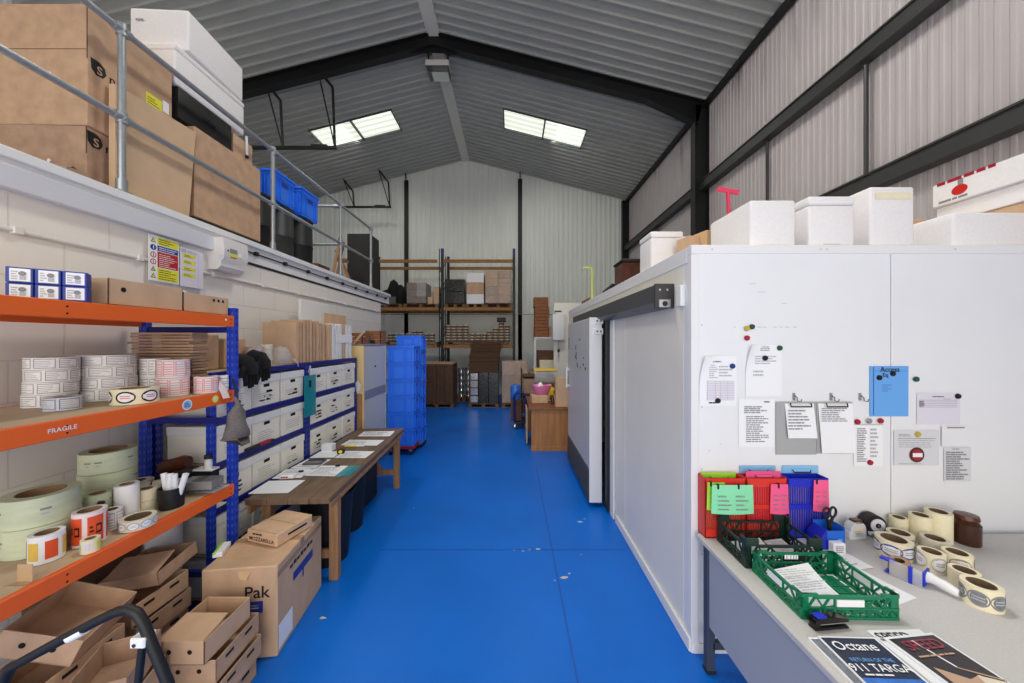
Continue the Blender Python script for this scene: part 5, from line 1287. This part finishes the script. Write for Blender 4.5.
m = M(); m.prism([(0, .0, 0), (0, .535, 0), (0, .60, .79), (0, .0, .76)], (.045, 0, 0), 'card_edge2'); m.quad((.045, .03, .70), EY, EZ, (0, 0), (.02, .02), 'card2'); m.obj('panel', t)
carton('large_carton', 'wide plain brown carton on a black pallet beside the leaning flat carton', (-3.04, 3.365, DZ + .075), 0, .56, .78, .785, 'card2', False)
t = thing('low_pallet', 'black plastic pallet under the wide plain carton on the mezzanine', 'pallet', (-3.32, 2.97, DZ + .001)); m = M()
m.box((0, 0, .045), (.56, .76, .07), 'black', .004)
for y in (.0, .33, .66): m.box((0, y, 0), (.56, y + .1, .05), 'black', .004)
m.obj('deck', t)
ZT = DZ + .075 + .787
t = thing('black_case', 'flat black case standing on the wide plain carton under white foam', 'case', (-3.16, 3.0, ZT)); m = M(); m.box((0, -.13, 0), (.36, .42, .27), 'black', .012, 2); m.obj('case', t); m = M(); m.box((.355, .10, .12), (.372, .22, .16), 'steel_black', .004); m.obj('handle', t)
carton('carton', 'small brown carton at the end of the wide plain carton beside the black case', (-2.96, 3.58, ZT), 0, .30, .25, .23, 'card', False)
def foambox(name, label, loc, rz, w, d, h, lid=.0, mt='foam', grp=None, notch=True):
    t = thing(name, label, 'foam box', loc, rz, grp)
    hb = h - lid
    m = M(); m.box((-w / 2, -d / 2, 0), (w / 2, d / 2, hb), mt, .016, 3)
    if notch: m.box((-w * .2, -d / 2 - .002, 0), (w * .2, -d / 2 + .02, .018), 'smear', .006)
    m.obj('body', t)
    if lid:
        m = M(); m.box((-w / 2 - .003, -d / 2 - .003, hb + .002), (w / 2 + .003, d / 2 + .003, h), mt, .014, 3); m.obj('lid', t)
    return t
t = foambox('foam_box', 'lower white foam box on the black case up on the mezzanine', (-3.02, 3.22, ZT + .275), 0, .42, .74, .34, .05)
t = foambox('foam_box', 'uppermost white foam box near the roof on the mezzanine stack', (-3.04, 3.25, ZT + .63), .05, .48, .64, .345, .0)
m = M(); m.lines((-.18, -.331, .22), EX, EZ, .10, .02, 1, 'ink_soft', .8, 3); m.quad((-.2, -.33, .02), EX, EZ, (0, 0), (.3, .008), 'smear'); m.obj('print', t)
t = thing('strap', 'white strap end hanging over the small carton beside the black case', 'strap', (-2.795, 3.60, ZT + .06)); m = M(); m.tube([(0, 0, .22), (.004, 0, .12), (.006, .0, .02)], .012, 'white', 8); m.box((-.005, -.016, -.01), (.015, .016, .02), 'black', .003); m.obj('strap', t)
# barrels and blue crates behind them
GBR = 'black barrels on the mezzanine'
for i, (x, y, l, mt) in enumerate(((-3.02, 3.98, 'black barrel beside the wide plain carton under the nearer blue crate', 'black'), (-3.02, 4.40, 'dark grey barrel between the two black barrels under the blue crates', 'rail_dark'), (-3.02, 4.82, 'black barrel furthest from the brown cartons, behind the railing', 'black'))):
    t = thing('barrel', l, 'barrel', (x, y, DZ + .002), group=GBR); m = M()
    m.lathe([(0, 0), (.17, 0), (.18, .02), (.185, .30), (.192, .31), (.185, .32), (.18, .62), (.17, .645), (0, .645)], mt); m.obj('drum', t)
    m = M(); m.lathe([(0, .645), (.185, .645), (.19, .655), (.19, .68), (.18, .685), (0, .685)], mt); m.obj('lid', t)
d = dup(proto, 'blue crate on the black barrels up on the mezzanine, nearer the brown cartons', (-3.22, 4.06, 3.605)); d.scale = (.87, 1.16, 1.28)
d = dup(proto, 'blue crate on the black barrels up on the mezzanine, nearer the return rail', (-3.22, 4.58, 3.605)); d.scale = (.87, 1.2, 1.36)
d = dup(proto, 'blue crate on the mezzanine half hidden behind the nearer one', (-3.72, 4.30, 3.55)); d.scale = (.87, 1.16, 1.28)
t = thing('steel_cabinet', 'dark cabinet carrying the half hidden blue crate on the mezzanine', 'cabinet', (-3.78, 4.2, DZ + .001)); m = M(); m.box((0, 0, 0), (.5, .9, .63), 'steel_black', .006); m.obj('body', t); m = M(); m.box((.5, .02, .03), (.508, .88, .60), 'steel_black', .003); m.obj('door', t)
carton('carton', 'low brown carton on the mezzanine deck behind the return rail', (-3.46, 5.75, DZ + .001), 0, .6, .36, .26, 'card_dark', False)
t = thing('folding_chair', 'folded wooden chair in front of the tall black cabinet on the mezzanine', 'chair', (-2.98, 5.85, DZ + .002), .3)
for y in (0, .32):
    m = M(); m.prism([(-.12, y, 0), (-.08, y, 0), (.06, y, .78), (.02, y, .78)], (0, .03, 0), 'timber'); m.obj('leg', t)
    m = M(); m.prism([(.16, y + .035, 0), (.20, y + .035, 0), (-.02, y + .035, .55), (-.06, y + .035, .55)], (0, .03, 0), 'timber'); m.obj('leg', t)
m = M(); m.box((-.05, .035, .40), (.13, .315, .425), 'timber', .003); m.obj('seat', t); m = M(); m.box((.0, .03, .62), (.05, .32, .76), 'timber', .003); m.obj('backrest', t)
t = thing('tall_cabinet', 'tall black cabinet near the far end of the mezzanine', 'cabinet', (-3.16, 6.55, DZ + .001)); m = M(); m.box((0, 0, 0), (.44, .45, 1.05), 'black', .008); m.obj('body', t); m = M(); m.box((.01, -.012, .02), (.43, 0, 1.03), 'black', .004); m.obj('door', t)
# ------------------------------------------------------------------ hangers and heater under the roof
def hanger(label, xa, xb, y, z):
    t = thing('hanging_bar', label, 'hanging rail', (0, y, 0))
    m = M(); m.box((xa, -.03, z - .03), (xb, .03, z + .03), 'steel_black'); m.obj('bar', t)
    for f in (.36, .98):
        x = xa + (xb - xa) * f; zt = roof_z(x - .35)
        m = M(); m.cyl((x, 0, z), (x - .05, 0, zt - .42), .028, 'steel_black', 8); m.obj('hanger_rod', t)
        m = M(); m.cyl((x - .05, 0, zt - .42), (x - .38, 0, zt), .028, 'steel_black', 8); m.obj('hanger_arm', t)
        m = M(); m.cyl((x, 0, z), (x - .38, 0, zt), .016, 'steel_black', 8); m.obj('tie_rod', t)
    m = M(); m.box((xb - .55, -.035, z + .03), (xb - .2, .035, z + .06), 'steel_black'); m.obj('trolley', t)
hanger('black hanging bar on bent hangers just behind the roof beam', -5.65, -3.82, 7.45, 6.12)
hanger('black hanging bar on bent hangers near the far gable wall', -6.1, -4.14, 11.7, 6.50)
t = thing('ceiling_heater', 'grey box heater hung below the roof ridge behind the beam', 'heater', (XC - .0, 7.75, 7.90))
m = M(); m.box((-.26, -.15, .14), (.26, .15, .28), 'socket_white', .01); m.prism([(-.26, -.15, .14), (-.2, -.15, .0), (.26, -.15, .0), (.26, -.15, .14)], (0, .3, 0), 'rail_grey'); m.obj('case', t)
m = M()
for k in range(4): m.box((-.1, -.165, .02 + k * .028), (.24, -.15, .035 + k * .028), 'steel')
m.box((-.12, -.14, -.006), (.24, .14, 0), 'lamp_glass'); m.obj('louvre', t)
for x in (-.22, .22): m = M(); m.box((x - .015, -.015, .28), (x + .015, .015, roof_z(XC + x) - 7.90), 'steel_black'); m.obj('hanger', t)

# ------------------------------------------------------------------ on top of the cold store
CT = CZ + .002
GC = 'white foam boxes on top of the cold store'
foambox('foam_box', 'white foam box with rounded front beside the pink handle on the cold store', (1.635, 2.36, CT), 0, .285, .44, .295, 0, grp=GC)
foambox('foam_box', 'white foam box with a lid line, second along the cold store front', (1.985, 2.32, CT), 0, .285, .40, .31, .055, grp=GC)
t = foambox('foam_box', 'tallest white foam box on the cold store front edge, yellow stained top', (2.36, 2.35, CT), 0, .275, .46, .37, 0, grp=GC, notch=False)
m = M(); m.quad((-.11, -.232, .29), EX, EZ, (0, 0), (.22, .04), 'cream', .002); 
m.obj('stain', t)
foambox('foam_box', 'lower white foam box in front of the red printed boxes on the cold store', (2.98, 2.36, CT), 0, .46, .46, .215, 0, grp=GC, notch=False)
foambox('foam_box', 'white foam box alone at the aisle edge of the cold store top', (1.31, 3.02, CT), 0, .27, .26, .34, .05, grp=GC, notch=False)
foambox('foam_box', 'white foam box behind the one at the aisle edge of the cold store', (1.60, 3.22, CT), 0, .27, .26, .36, 0, grp=GC, notch=False)
def redprint(m, w, d, h):
    x = -w / 2
    m.lines((x, d / 2 - .03, h * .84), -EY, EZ, d - .1, .03, 1, 'magnet_red', .8, 4); m.disc((x, d / 2 - .16, h * .45), -EX, .045, 'red', 20, .002, .8); m.quad((x, d / 2 - .15, h * .63), -EY, EZ, (0, 0), (.03, .045), 'ink_soft')
    m.lines((x, d / 2 - .04, h * .07), -EY, EZ, .25, .02, 1, 'ink_soft', .8, 8)
carton('red_printed_box', 'white box with red fruit print on the pile behind the low foam box', (3.42, 2.33, CT + .425), .0, .40, .58, .17, 'foam', False, None, redprint)
carton('red_printed_box', 'plain white box under the red printed box behind the low foam box', (3.45, 2.34, CT + .30), .0, .40, .56, .123, 'foam', False)
carton('carton', 'brown carton carrying the white boxes behind the low foam box', (3.47, 2.34, CT), .0, .42, .56, .298, 'card', False)
carton('carton', 'pale brown carton between the tallest foam box and the red printed box', (2.98, 2.86, CT), .0, .5, .4, .36, 'card', False)
t = thing('hand_tool', 'pink red T shaped hand tool standing behind the first foam box', 'tool', (1.77, 2.75, CT))
m = M(); m.cyl((.0, 0, 0), (-.035, 0, .62), .014, 'pink_grip', 12); m.obj('shaft', t); m = M(); m.cyl((-.115, 0, .635), (.05, 0, .605), .019, 'pink_grip', 12); m.obj('grip', t)
for i, (x, y, w, h, mt, l) in enumerate(((1.42, 2.76, .10, .24, 'card', 'small brown carton end beside the aisle foam boxes and first foam box'), (1.535, 2.72, .10, .27, 'card_edge', 'pale brown carton sheet standing just behind the first foam box'))):
    carton('carton', l, (x, y, CT), .25, w, .14, h, mt, False)
t = thing('lidded_bin', 'dark brown lidded bin on the aisle edge of the cold store', 'bin', (1.245, 3.62, CT))
m = M(); m.box((-.12, -.14, 0), (.12, .14, .22), 'brown_leather', .012); m.obj('body', t); m = M(); m.box((-.13, -.15, .222), (.13, .15, .25), 'black', .008); m.tube([(-.08, -.05, .25), (-.04, 0, .275), (.06, .02, .26)], .014, 'black', 8); m.obj('lid', t)
t = thing('lidded_bin', 'second dark bin just behind the brown lidded bin', 'bin', (1.52, 3.72, CT)); m = M(); m.box((-.10, -.12, 0), (.10, .12, .24), 'black', .012); m.obj('body', t); m = M(); m.box((-.11, -.13, .242), (.11, .13, .27), 'black', .008); m.obj('lid', t)
t = thing('black_tube', 'thin black tube lying along the aisle edge of the cold store top', 'tube', (1.17, 4.2, CT + .04)); m = M(); m.cyl((0, -.25, 0), (.04, .25, 0), .038, 'black', 14); m.obj('tube', t)
t = thing('brown_batten', 'short brown batten at the far aisle edge of the cold store top', 'batten', (1.15, 5.0, CT)); m = M(); m.box((-.03, 0, 0), (.03, .5, .05), 'crate_wood', .004); m.obj('batten', t)
t = thing('yellow_pipe', 'bright yellow hooked pipe rising from the far cold store roof', 'pipe', (1.137, 4.86, CT))
m = M(); m.tube([(0, 0, 0), (0, 0, .42), (-.012, 0, .452), (-.04, 0, .462), (-.13, 0, .455)], .0125, 'yellow_pipe', 12); m.obj('pipe', t); m = M(); m.cyl((0, 0, 0), (0, 0, .015), .030, 'yellow_pipe', 14); m.obj('base_flange', t)
# ------------------------------------------------------------------ pallet racking at the gable
PX = (-4.60, -2.25, .10); PYF, PYR = 10.7, 11.7; PZ = (1.80, 2.96)
for b in range(2):
    xa, xb = PX[b] + (.03 if b else 0), PX[b + 1]
    t = thing('pallet_rack', ('tall pallet racking bay partly hidden behind the mezzanine end', 'tall pallet racking bay of wooden coloured beams next to the gable post')[b], 'racking', (0, 0, 0), group='pallet racking at the far gable')
    for x in ((xa, xb - .08) if b else (xa, xb - .03)):
        for y in (PYF, PYR):
            m = M(); zt = 4.80; m.box((x - .0, y - .035, 0), (x + .085 if not (b == 0 and x > -3) else x + .02, y + .035, zt), 'steel_black', .004); m.box((x + .01, y - .037, zt - .25), (x + .07 if not (b == 0 and x > -3) else x + .02, y - .034, zt), 'rack_blue_deep'); m.obj('upright', t, 0)
        for k in range(6): m = M(); z = .3 + k * .75; m.cyl((x + .01, PYF + .03, z), (x + .01, PYR - .03, z + .7 * (1 if k % 2 else 1)), .012, 'steel_black', 6); m.obj('brace', t)
    for z in (PZ[0] - .005, PZ[1] - .005, 4.45):
        for y in (PYF - .05, PYR + .0):
            if z > 4: yy = PYF - .05 if y < 11 else PYR
            m = M(); m.box((xa + .087, y - .025, z - .095), (xb - .082, y + .025, z), 'rack_wood', .004); m.obj('beam', t)
def pallet(label, x, y, z, w=1.0, d=.9, mt='pallet_wood', h=.12):
    t = thing('pallet', label, 'pallet', (x, y, z), group='wooden pallets at the far racking')
    m = M()
    for k in range(6): m.box((-w / 2 + k * w / 6 + .008, -d / 2, h - .02), (-w / 2 + (k + 1) * w / 6 - .008, d / 2, h), mt)
    m.obj('deck_boards', t)
    for x0 in (-w / 2, -.05, w / 2 - .1):
        m = M(); m.box((x0, -d / 2, .018), (x0 + .1, d / 2, h - .0205), mt); m.obj('bearer', t)
    m = M(); m.box((-w / 2, -d / 2, 0), (w / 2, -d / 2 + .1, .0175), mt); m.box((-w / 2, d / 2 - .1, 0), (w / 2, d / 2, .0175), mt); m.obj('bottom_board', t)
    return t
def wrapped_load(label, x, y, z, w, d, h, mt, rows=3, cols=3, wrap=True):
    """a pallet load: one carton per cell, wrapped in film"""
    t = thing('pallet_load', label, 'pallet load', (x, y, z), group=None)
    for r in range(rows):
        for c in range(cols):
            m = M(); j = R.uniform(0, .012)
            m.box((-w / 2 + c * w / cols + .004, -d / 2 + j, r * h / rows + .003), (-w / 2 + (c + 1) * w / cols - .004, d / 2 - j, (r + 1) * h / rows - .003), R.choice(mt), .008); m.obj('carton', t)
    if wrap: m = M(); m.box((-w / 2 - .006, -d / 2 - .006, .0), (w / 2 + .006, d / 2 + .006, h + .004), 'wrap', .02); m.obj('film_wrap', t)
    return t
z3 = PZ[1] + .001
pallet('dark pallet on the upper racking level under the black bags', -3.95, 11.15, z3, 1.0)
pallet('dark pallet on the upper racking level under wrapped load and small cartons', -2.85, 11.15, z3, 1.1)
pallet('dark pallet on the upper racking level under the black wrapped load', -1.78, 11.15, z3, .64)
pallet('dark pallet on the upper racking level under the white and brown boxes', -1.15, 11.15, z3, .6)
pallet('dark pallet on the upper racking level under the shrink wrapped brown cartons', -.43, 11.15, z3, .84)
z4 = z3 + .122
t = thing('bag_heap', 'heap of black bags on the upper level of the racking', 'bags', (-3.86, 11.22, z4))
for (x, y, r, h) in ((-.22, 0, .36, .5), (.2, .0, .30, .66), (.02, -.1, .26, .82)):
    m = M(); m.lathe([(0, 0), (r * .9, .0), (r, h * .25), (r * .85, h * .6), (r * .4, h * .92), (0, h)], 'black_cloth', (x, y, 0), 14)
    for v in m.bm.verts: v.co += V((R.uniform(-.03, .03), R.uniform(-.03, .03), R.uniform(-.03, .03) * (v.co.z > .05)))
    m.obj('bag', t, 70)
carton('grey_box', 'grey box in front of the heap of black bags', (-3.92, 10.76, z4 - .0), 0, .55, .12, .22, 'rail_grey', False, cat='box')
wrapped_load('wrapped brown and grey load on the upper racking level', -2.98, 11.0, z4, .60, .7, .66, ['card3', 'card_dark', 'grey_box'], 3, 2)
for i, (x, zz, l) in enumerate(((-2.62, 0, 'small brown carton alone beside the wrapped load on the upper racking'), (-2.42, 0, 'lower small brown carton of the pair at the centre racking post'), (-2.42, .272, 'upper small brown carton of the pair at the centre racking post'))):
    carton('carton', l, (x + .04, 10.92, z4 + zz), 0, .19 if i else .16, .3, .27 if i else .22, 'card', False, 'small cartons on the upper racking')
wrapped_load('black wrapped load on the upper level next to the centre racking post', -1.79, 11.05, z4, .62, .8, .76, ['black_wrap'], 2, 1, False)
for i, (h0, hh, mt, l) in enumerate(((0, .30, 'white', 'lower white box of the white and brown pile on the racking'), (.303, .36, 'card2', 'brown box between two white ones on the upper racking'), (.666, .30, 'foam', 'upper white box of the white and brown pile on the racking'))):
    carton('stacked_box', l, (-1.15, 11.0, z4 + h0), 0, .54, .6, hh, mt, False, 'white and brown pile on the racking', cat='box')
wrapped_load('shrink wrapped brown cartons on the upper level at the racking end', -.43, 11.0, z4, .80, .8, 1.02, ['card3', 'card3', 'card2'], 4, 2)
# mid level: stacks of printed tins and rolls on pallets
z2 = PZ[0] + .001
pallet('pallet on the middle racking level left of the centre post', -3.3, 11.15, z2, 1.9, .9, 'pallet_wood', .09)
pallet('pallet on the middle racking level under the tin stacks by the gable post', -1.1, 11.15, z2, 2.0, .9, 'pallet_wood', .09)
z5 = z2 + .092
def reel(label, grp, x, y, z, r=.085, h=.088, alt=0):
    m = M(); m.lathe([(0, 0), (r, 0), (r, h * .62), (0, h * .62)], 'card_dark', n=16); m.lathe([(0, h * .62), (r * .97, h * .62), (r * .97, h - .002), (0, h - .002)], 'tin', n=16)
    return tag(m.obj('label_reel', None, 40), label, 'label reel', grp, (x, y, z))
GRL = 'brown and white reels on the middle racking level'
rp = reel('brown and white reel', GRL, 0, 10.9, z5); COLS = []
first = True
def reel_col(x, n, y=10.86, where=''):
    global first
    for i in range(n):
        lab = 'brown reel %s, %s' % (rank(i, n), where)
        if first: rp['label'] = lab; rp.location = (x, y, z5 + i * .088); first = False
        else: dup(rp, lab, (x + R.uniform(-.006, .006), y, z5 + i * .0885), group=GRL)
NO = ['nearest', 'second', 'third', 'fourth', 'fifth', 'sixth', 'seventh', 'eighth']
for k in range(8): reel_col(-3.86 + k * .19, (3, 3, 3, 3, 4, 4, 3, 3)[k], where='%s low stack from the centre racking post' % NO[7 - k])
for k in range(4): reel_col(-2.02 + k * .185, 6, where='%s tall stack just past the centre racking post' % NO[k])
for k in range(7): reel_col(-1.26 + k * .185, (3, 3, 3, 4, 5, 7, 6)[k], where='%s stack from the racking end at gable post' % NO[6 - k])
m = M(); m.box((-.14, -.14, 0), (.14, .14, .14), 'black', .01); tag(m.obj('small_box'), 'small black box on top of the tallest reel stack', 'box', None, (-.335 , 10.86, z5 + 7 * .0886 + .001))
# floor level
pallet('pallet under the big brown boxed load on the blue floor', -2.17, 10.2, 0, 1.0, .8)
t = thing('pallet_load', 'big dark brown boxed load on a pallet next to the silver tins', 'pallet load', (-2.17, 10.2, .122))
for r in range(1):
    for c in range(4): m = M(); m.box((-.48 + c * .24 + .003, -.38, 0), (-.48 + (c + 1) * .24 - .003, .38, 1.12), 'card_dark', .006); m.obj('carton', t)
m = M(); m.box((-.49, -.385, 1.125), (.49, .385, 1.16), 'card3', .004); m.obj('top_sheet', t)
GT2 = 'silver tins stacked between pallets'
tin = M(); tin.lathe([(0, 0), (.10, 0), (.105, .01), (.10, .02), (.10, .165), (.105, .175), (.10, .185), (0, .185)], 'silver', n=18); tin = tag(tin.obj('tin'), '', 'tin', GT2, (0, 0, 0)); ft = True
for c, (x, y) in enumerate(((-1.63, 11.0), (-1.41, 11.05))):
    for i in range(5):
        l = 'silver tin, %s of the stack nearer the %s' % (rank(i, 5), ('big boxed load', 'dark wrapped pallet')[c])
        if ft: tin['label'] = l; tin.location = (x, y, .13); ft = False
        else: dup(tin, l, (x, y, .13 + i * .1875))
pallet('low pallet under the two stacks of silver tins', -1.52, 11.05, 0, .44, .5)
pallet('pallet under the dark wrapped load with the flat carton pile', -.82, 10.2, 0, .88, .78)
t = wrapped_load('dark wrapped load with one silver strip below the flat carton pile', -.82, 10.2, .122, .86, .70, .90, ['black_wrap', 'card_dark'], 1, 3, False)
m = M()
for k in range(4): m.box((-.38, -.375, .02 + k * .22), (-.16, -.352, .21 + k * .22), 'silver', .01)
m.obj('silver_tin_face', t)
t = thing('flat_carton_stack', 'tall pile of flat dark brown cartons on the dark wrapped load', 'cardboard', (-.80, 10.19, 1.026))
for i in range(36):
    dx = R.uniform(-.02, .02) + .06 * (i / 36); m = M(); m.box((-.45 + dx, -.35 + R.uniform(-.02, .02), i * .025), (.40 + dx, .35, i * .025 + .021), 'card_dark', .002); m.obj('flat_carton', t)
pallet('pallet under the shrink wrapped cartons next to the oak desk', .085, 10.2, 0, .76, .8)
t = wrapped_load('shrink wrapped brown cartons in three layers near the racking end', .085, 10.2, .122, .74, .7, 1.20, ['card2', 'card3', 'card2'], 3, 2)
carton('carton', 'brown carton standing open beside the shrink wrapped cartons', (.66, 10.3, .6), 0, .3, .4, .42, 'card2', False)
carton('carton', 'dark brown carton under the open one beside the wrapped cartons', (.66, 10.3, 0), 0, .34, .45, .597, 'card_dark', False)
# white rack with wooden crates, water heater
t = thing('white_rack', 'white metal rack holding the stack of brown crates', 'shelving', (.86, 9.65, 0))
for x in (-.24, .56):
    for y in (-.2, .2): m = M(); m.box((x, y, 0), (x + .04, y + .04, 1.98), 'white', .003); m.obj('upright', t)
for z in (.45, 1.13, 1.98): m = M(); m.box((-.25, -.2, z), (.61, .24, z + .04), 'white', .003); m.obj('shelf', t)
slat_crate('slatted_crate', 'brown slatted crate, lowest of the tall stack on the white rack', (.82, 9.68, 2.023), 0, .40, .38, .275, grp='brown slatted crates on the white rack')
for i in range(1, 4): slat_crate('slatted_crate', 'brown slatted crate, %s of the tall stack on the white rack' % rank(i, 4), (.82 + R.uniform(-.015, .015), 9.68, 2.023 + i * .279), R.uniform(-.03, .03), .40, .38, .275, grp='brown slatted crates on the white rack')
carton('carton', 'narrow brown carton beside the stack of crates on the white rack', (.66 - .11, 9.72, 1.873) if False else (1.12, 9.7, 2.023), 0, .16, .2, .3, 'card2', False)
carton('carton', 'dark boxes on the middle shelf of the white rack', (.93, 9.66, 1.172), 0, .44, .36, .48, 'card_dark', False)
carton('carton', 'cream carton on the lower white shelf behind the yellow tub', (.95, 9.42, 1.172), 0, .38, .10, .22, 'cream', False)
t = thing('water_heater', 'white wall mounted water heater beyond the cold store', 'water heater', (1.02, 8.55, 1.93))
m = M(); m.box((0, 0, 0), (.30, .28, .66), 'white', .02, 2); m.obj('case', t); m = M(); m.cyl((.07, .1, .66), (.07, .1, .72), .02, 'steel', 10); m.tube([(.07, .1, .72), (.07, .16, .74), (.24, .16, .74)], .018, 'black', 8); m.obj('pipe', t); m = M(); m.cyl((.16, .1, 0), (.16, .1, -.42), .012, 'steel', 8); m.box((.13, .08, -.3), (.19, .12, -.22), 'rail_dark', .004); m.obj('valve', t)
m = M(); m.box((1.08, 8.83, 0), (3.2, 8.88, 2.9), 'panel_side', .003); struct(m, 'wall_partition')
# oak desk group
dk = thing('desk', 'oak effect desk with a solid end panel at the cold store corner', 'desk', (.315, 5.93, 0))
m = M(); m.box((-.02, -.03, .715), (.76, 1.35, .745), 'oak_top', .003); m.obj('desktop', dk)
m = M(); m.box((.02, 0, 0), (.74, .025, .715), 'oak', .003); m.obj('end_panel', dk)
m = M(); m.box((.012, -.012, 0), (.75, 0, .085), 'oak', .003); m.obj('plinth', dk)
m = M(); m.box((.02, 1.29, 0), (.74, 1.315, .715), 'oak', .003); m.obj('end_panel', dk)
m = M(); m.box((.70, .026, .25), (.72, 1.288, .714), 'oak', .003); m.obj('modesty_panel', dk)
DK = .747
t = thing('tall_box', 'narrow tall brown box on the desk against the cold store door', 'cardboard box', (.90, 6.10, DK)); m = M(); m.box((-.13, -.08, 0), (.12, .08, .52), 'card', .004); m.obj('box', t); m = M(); m.quad((-.13, -.081, .3), EX, EZ, (0.02, 0), (.04, .15), 'card2'); m.obj('print', t)
carton('carton', 'small pale carton under the pink basket on the desk', (.51, 6.5, DK), .1, .30, .22, .15, 'card', False)
t = thing('pink_basket', 'pink plastic bag lined basket on a small carton on the desk', 'basket', (.56, 6.5, DK + .153))
m = M(); rows = []
for r, z in ((.11, 0), (.15, .06), (.18, .13), (.19, .17), (.17, .175), (.12, .10), (.0, .09)):
    rows.append([(r * (1 + .08 * math.sin(5 * a)) * math.cos(a), .8 * r * math.sin(a), z + .015 * math.sin(4 * a) * (z > .1)) for a in [2 * PI * i / 20 for i in range(20)]])
m.grid(rows, 'pink', True); m.obj('basket', t, 60); m = M(); m.lathe([(0, .1), (.06, .12), (.05, .19), (.01, .23), (0, .23)], 'paper', (-.02, 0, 0), 10); m.obj('tissue', t, 60)
t = thing('teapot', 'dark round jug handle between pink basket and tall box', 'jug', (.735, 6.28, DK)); m = M(); m.tube([(.0, 0, .05), (-.035, 0, .10), (-.02, 0, .16), (.02, 0, .18)], .014, 'brown_leather', 8); m.lathe([(0, 0), (.03, 0), (.033, .13), (.02, .16), (0, .16)], 'brown_leather', (.01, .02, 0), 14); m.obj('jug_body', t)
t = thing('storage_tub', 'clear storage tub with a yellow lid behind the pink basket', 'storage tub', (.68, 7.0, DK + .323))
m = M(); m.box((-.22, -.16, 0), (.22, .16, .23), 'clear', .015, 2); m.box((-.19, -.13, .01), (.19, .13, .15), 'grey_cloth', .01); m.obj('tub', t); m = M(); m.box((-.235, -.175, .232), (.235, .175, .28), 'tub_yellow', .012, 2); m.obj('lid', t)
carton('carton', 'brown carton on the desk carrying the yellow lidded tub', (.68, 7.0, DK), 0, .40, .34, .32, 'card_dark', False)
t = thing('yellow_tape', 'yellow roll of tape leaning between pink basket and yellow lidded tub', 'tape roll', (.76, 6.66, DK)); m = M(); m.cyl((0, -.03, .18), (0, .03, .18), .09, 'yellow', 20); m.cyl((.1, -.03, .17), (.1, .03, .17), .06, 'yellow', 20); m.box((-.08, -.05, 0), (.17, .05, .1), 'cream', .004); m.obj('roll', t)
# blue trolley left of the desk
t = thing('hand_trolley', 'blue tubular trolley with black casters standing left of the oak desk', 'trolley', (.10, 7.64, 0))
m = M(); m.box((-.06, -.25, .12), (.22, .35, .15), 'black', .005); m.obj('platform', t)
m = M(); m.tube([(-.04, -.22, .15), (-.05, -.24, .72), (.02, -.24, .80), (.12, -.24, .80), (.2, -.24, .72), (.2, -.22, .15)], .025, 'rack_blue_deep', 10); m.obj('handle_frame', t)
for x in (-.04, .2):
    for y in (-.2, .3): m = M(); m.cyl((x - .015, y, .055), (x + .015, y, .055), .055, 'steel', 14); m.box((x - .02, y - .02, .06), (x + .02, y + .02, .12), 'steel', .003); m.obj('caster', t)
carton('carton', 'dark bundle of stock riding on the blue trolley', (.09, 7.71, .152), 0, .24, .36, .46, 'card_dark', False)
t = thing('blue_drum', 'grey blue drum on top of the stock on the blue trolley', 'drum', (.08, 7.71, .614)); m = M(); m.lathe([(0, 0), (.10, 0), (.115, .05), (.115, .26), (.09, .31), (0, .31)], 'mag_blue', n=18); m.obj('drum', t)
t = thing('leaning_board', 'pale brown panel standing between the blue trolley and the oak desk', 'board', (.265, 6.3, 0)); m = M(); m.box((0, 0, .02), (.022, .42, .66), 'card_edge', .003); m.box((.002, .3, .0), (.02, .4, .02), 'black'); m.obj('panel', t)
t = thing('step_trolley', 'dark shelf trolley between wrapped cartons and the oak desk', 'trolley', (.40, 8.4, 0))
for z in (.2, .62, 1.06): m = M(); m.box((-.18, -.25, z), (.26, .25, z + .03), 'card_dark', .004); m.obj('shelf', t)
for x in (-.18, .235):
    for y in (-.25, .225): m = M(); m.box((x, y, .0), (x + .025, y + .025, 1.25), 'steel_black'); m.obj('leg', t)
carton('carton', 'brown carton on the lower shelf of the dark shelf trolley', (.04 + .40, 8.4, .232), 0, .36, .4, .34, 'card_dark', False)
carton('carton', 'brown carton on the middle shelf of the dark shelf trolley', (.04 + .40, 8.4, .652), 0, .34, .4, .36, 'card3', False)
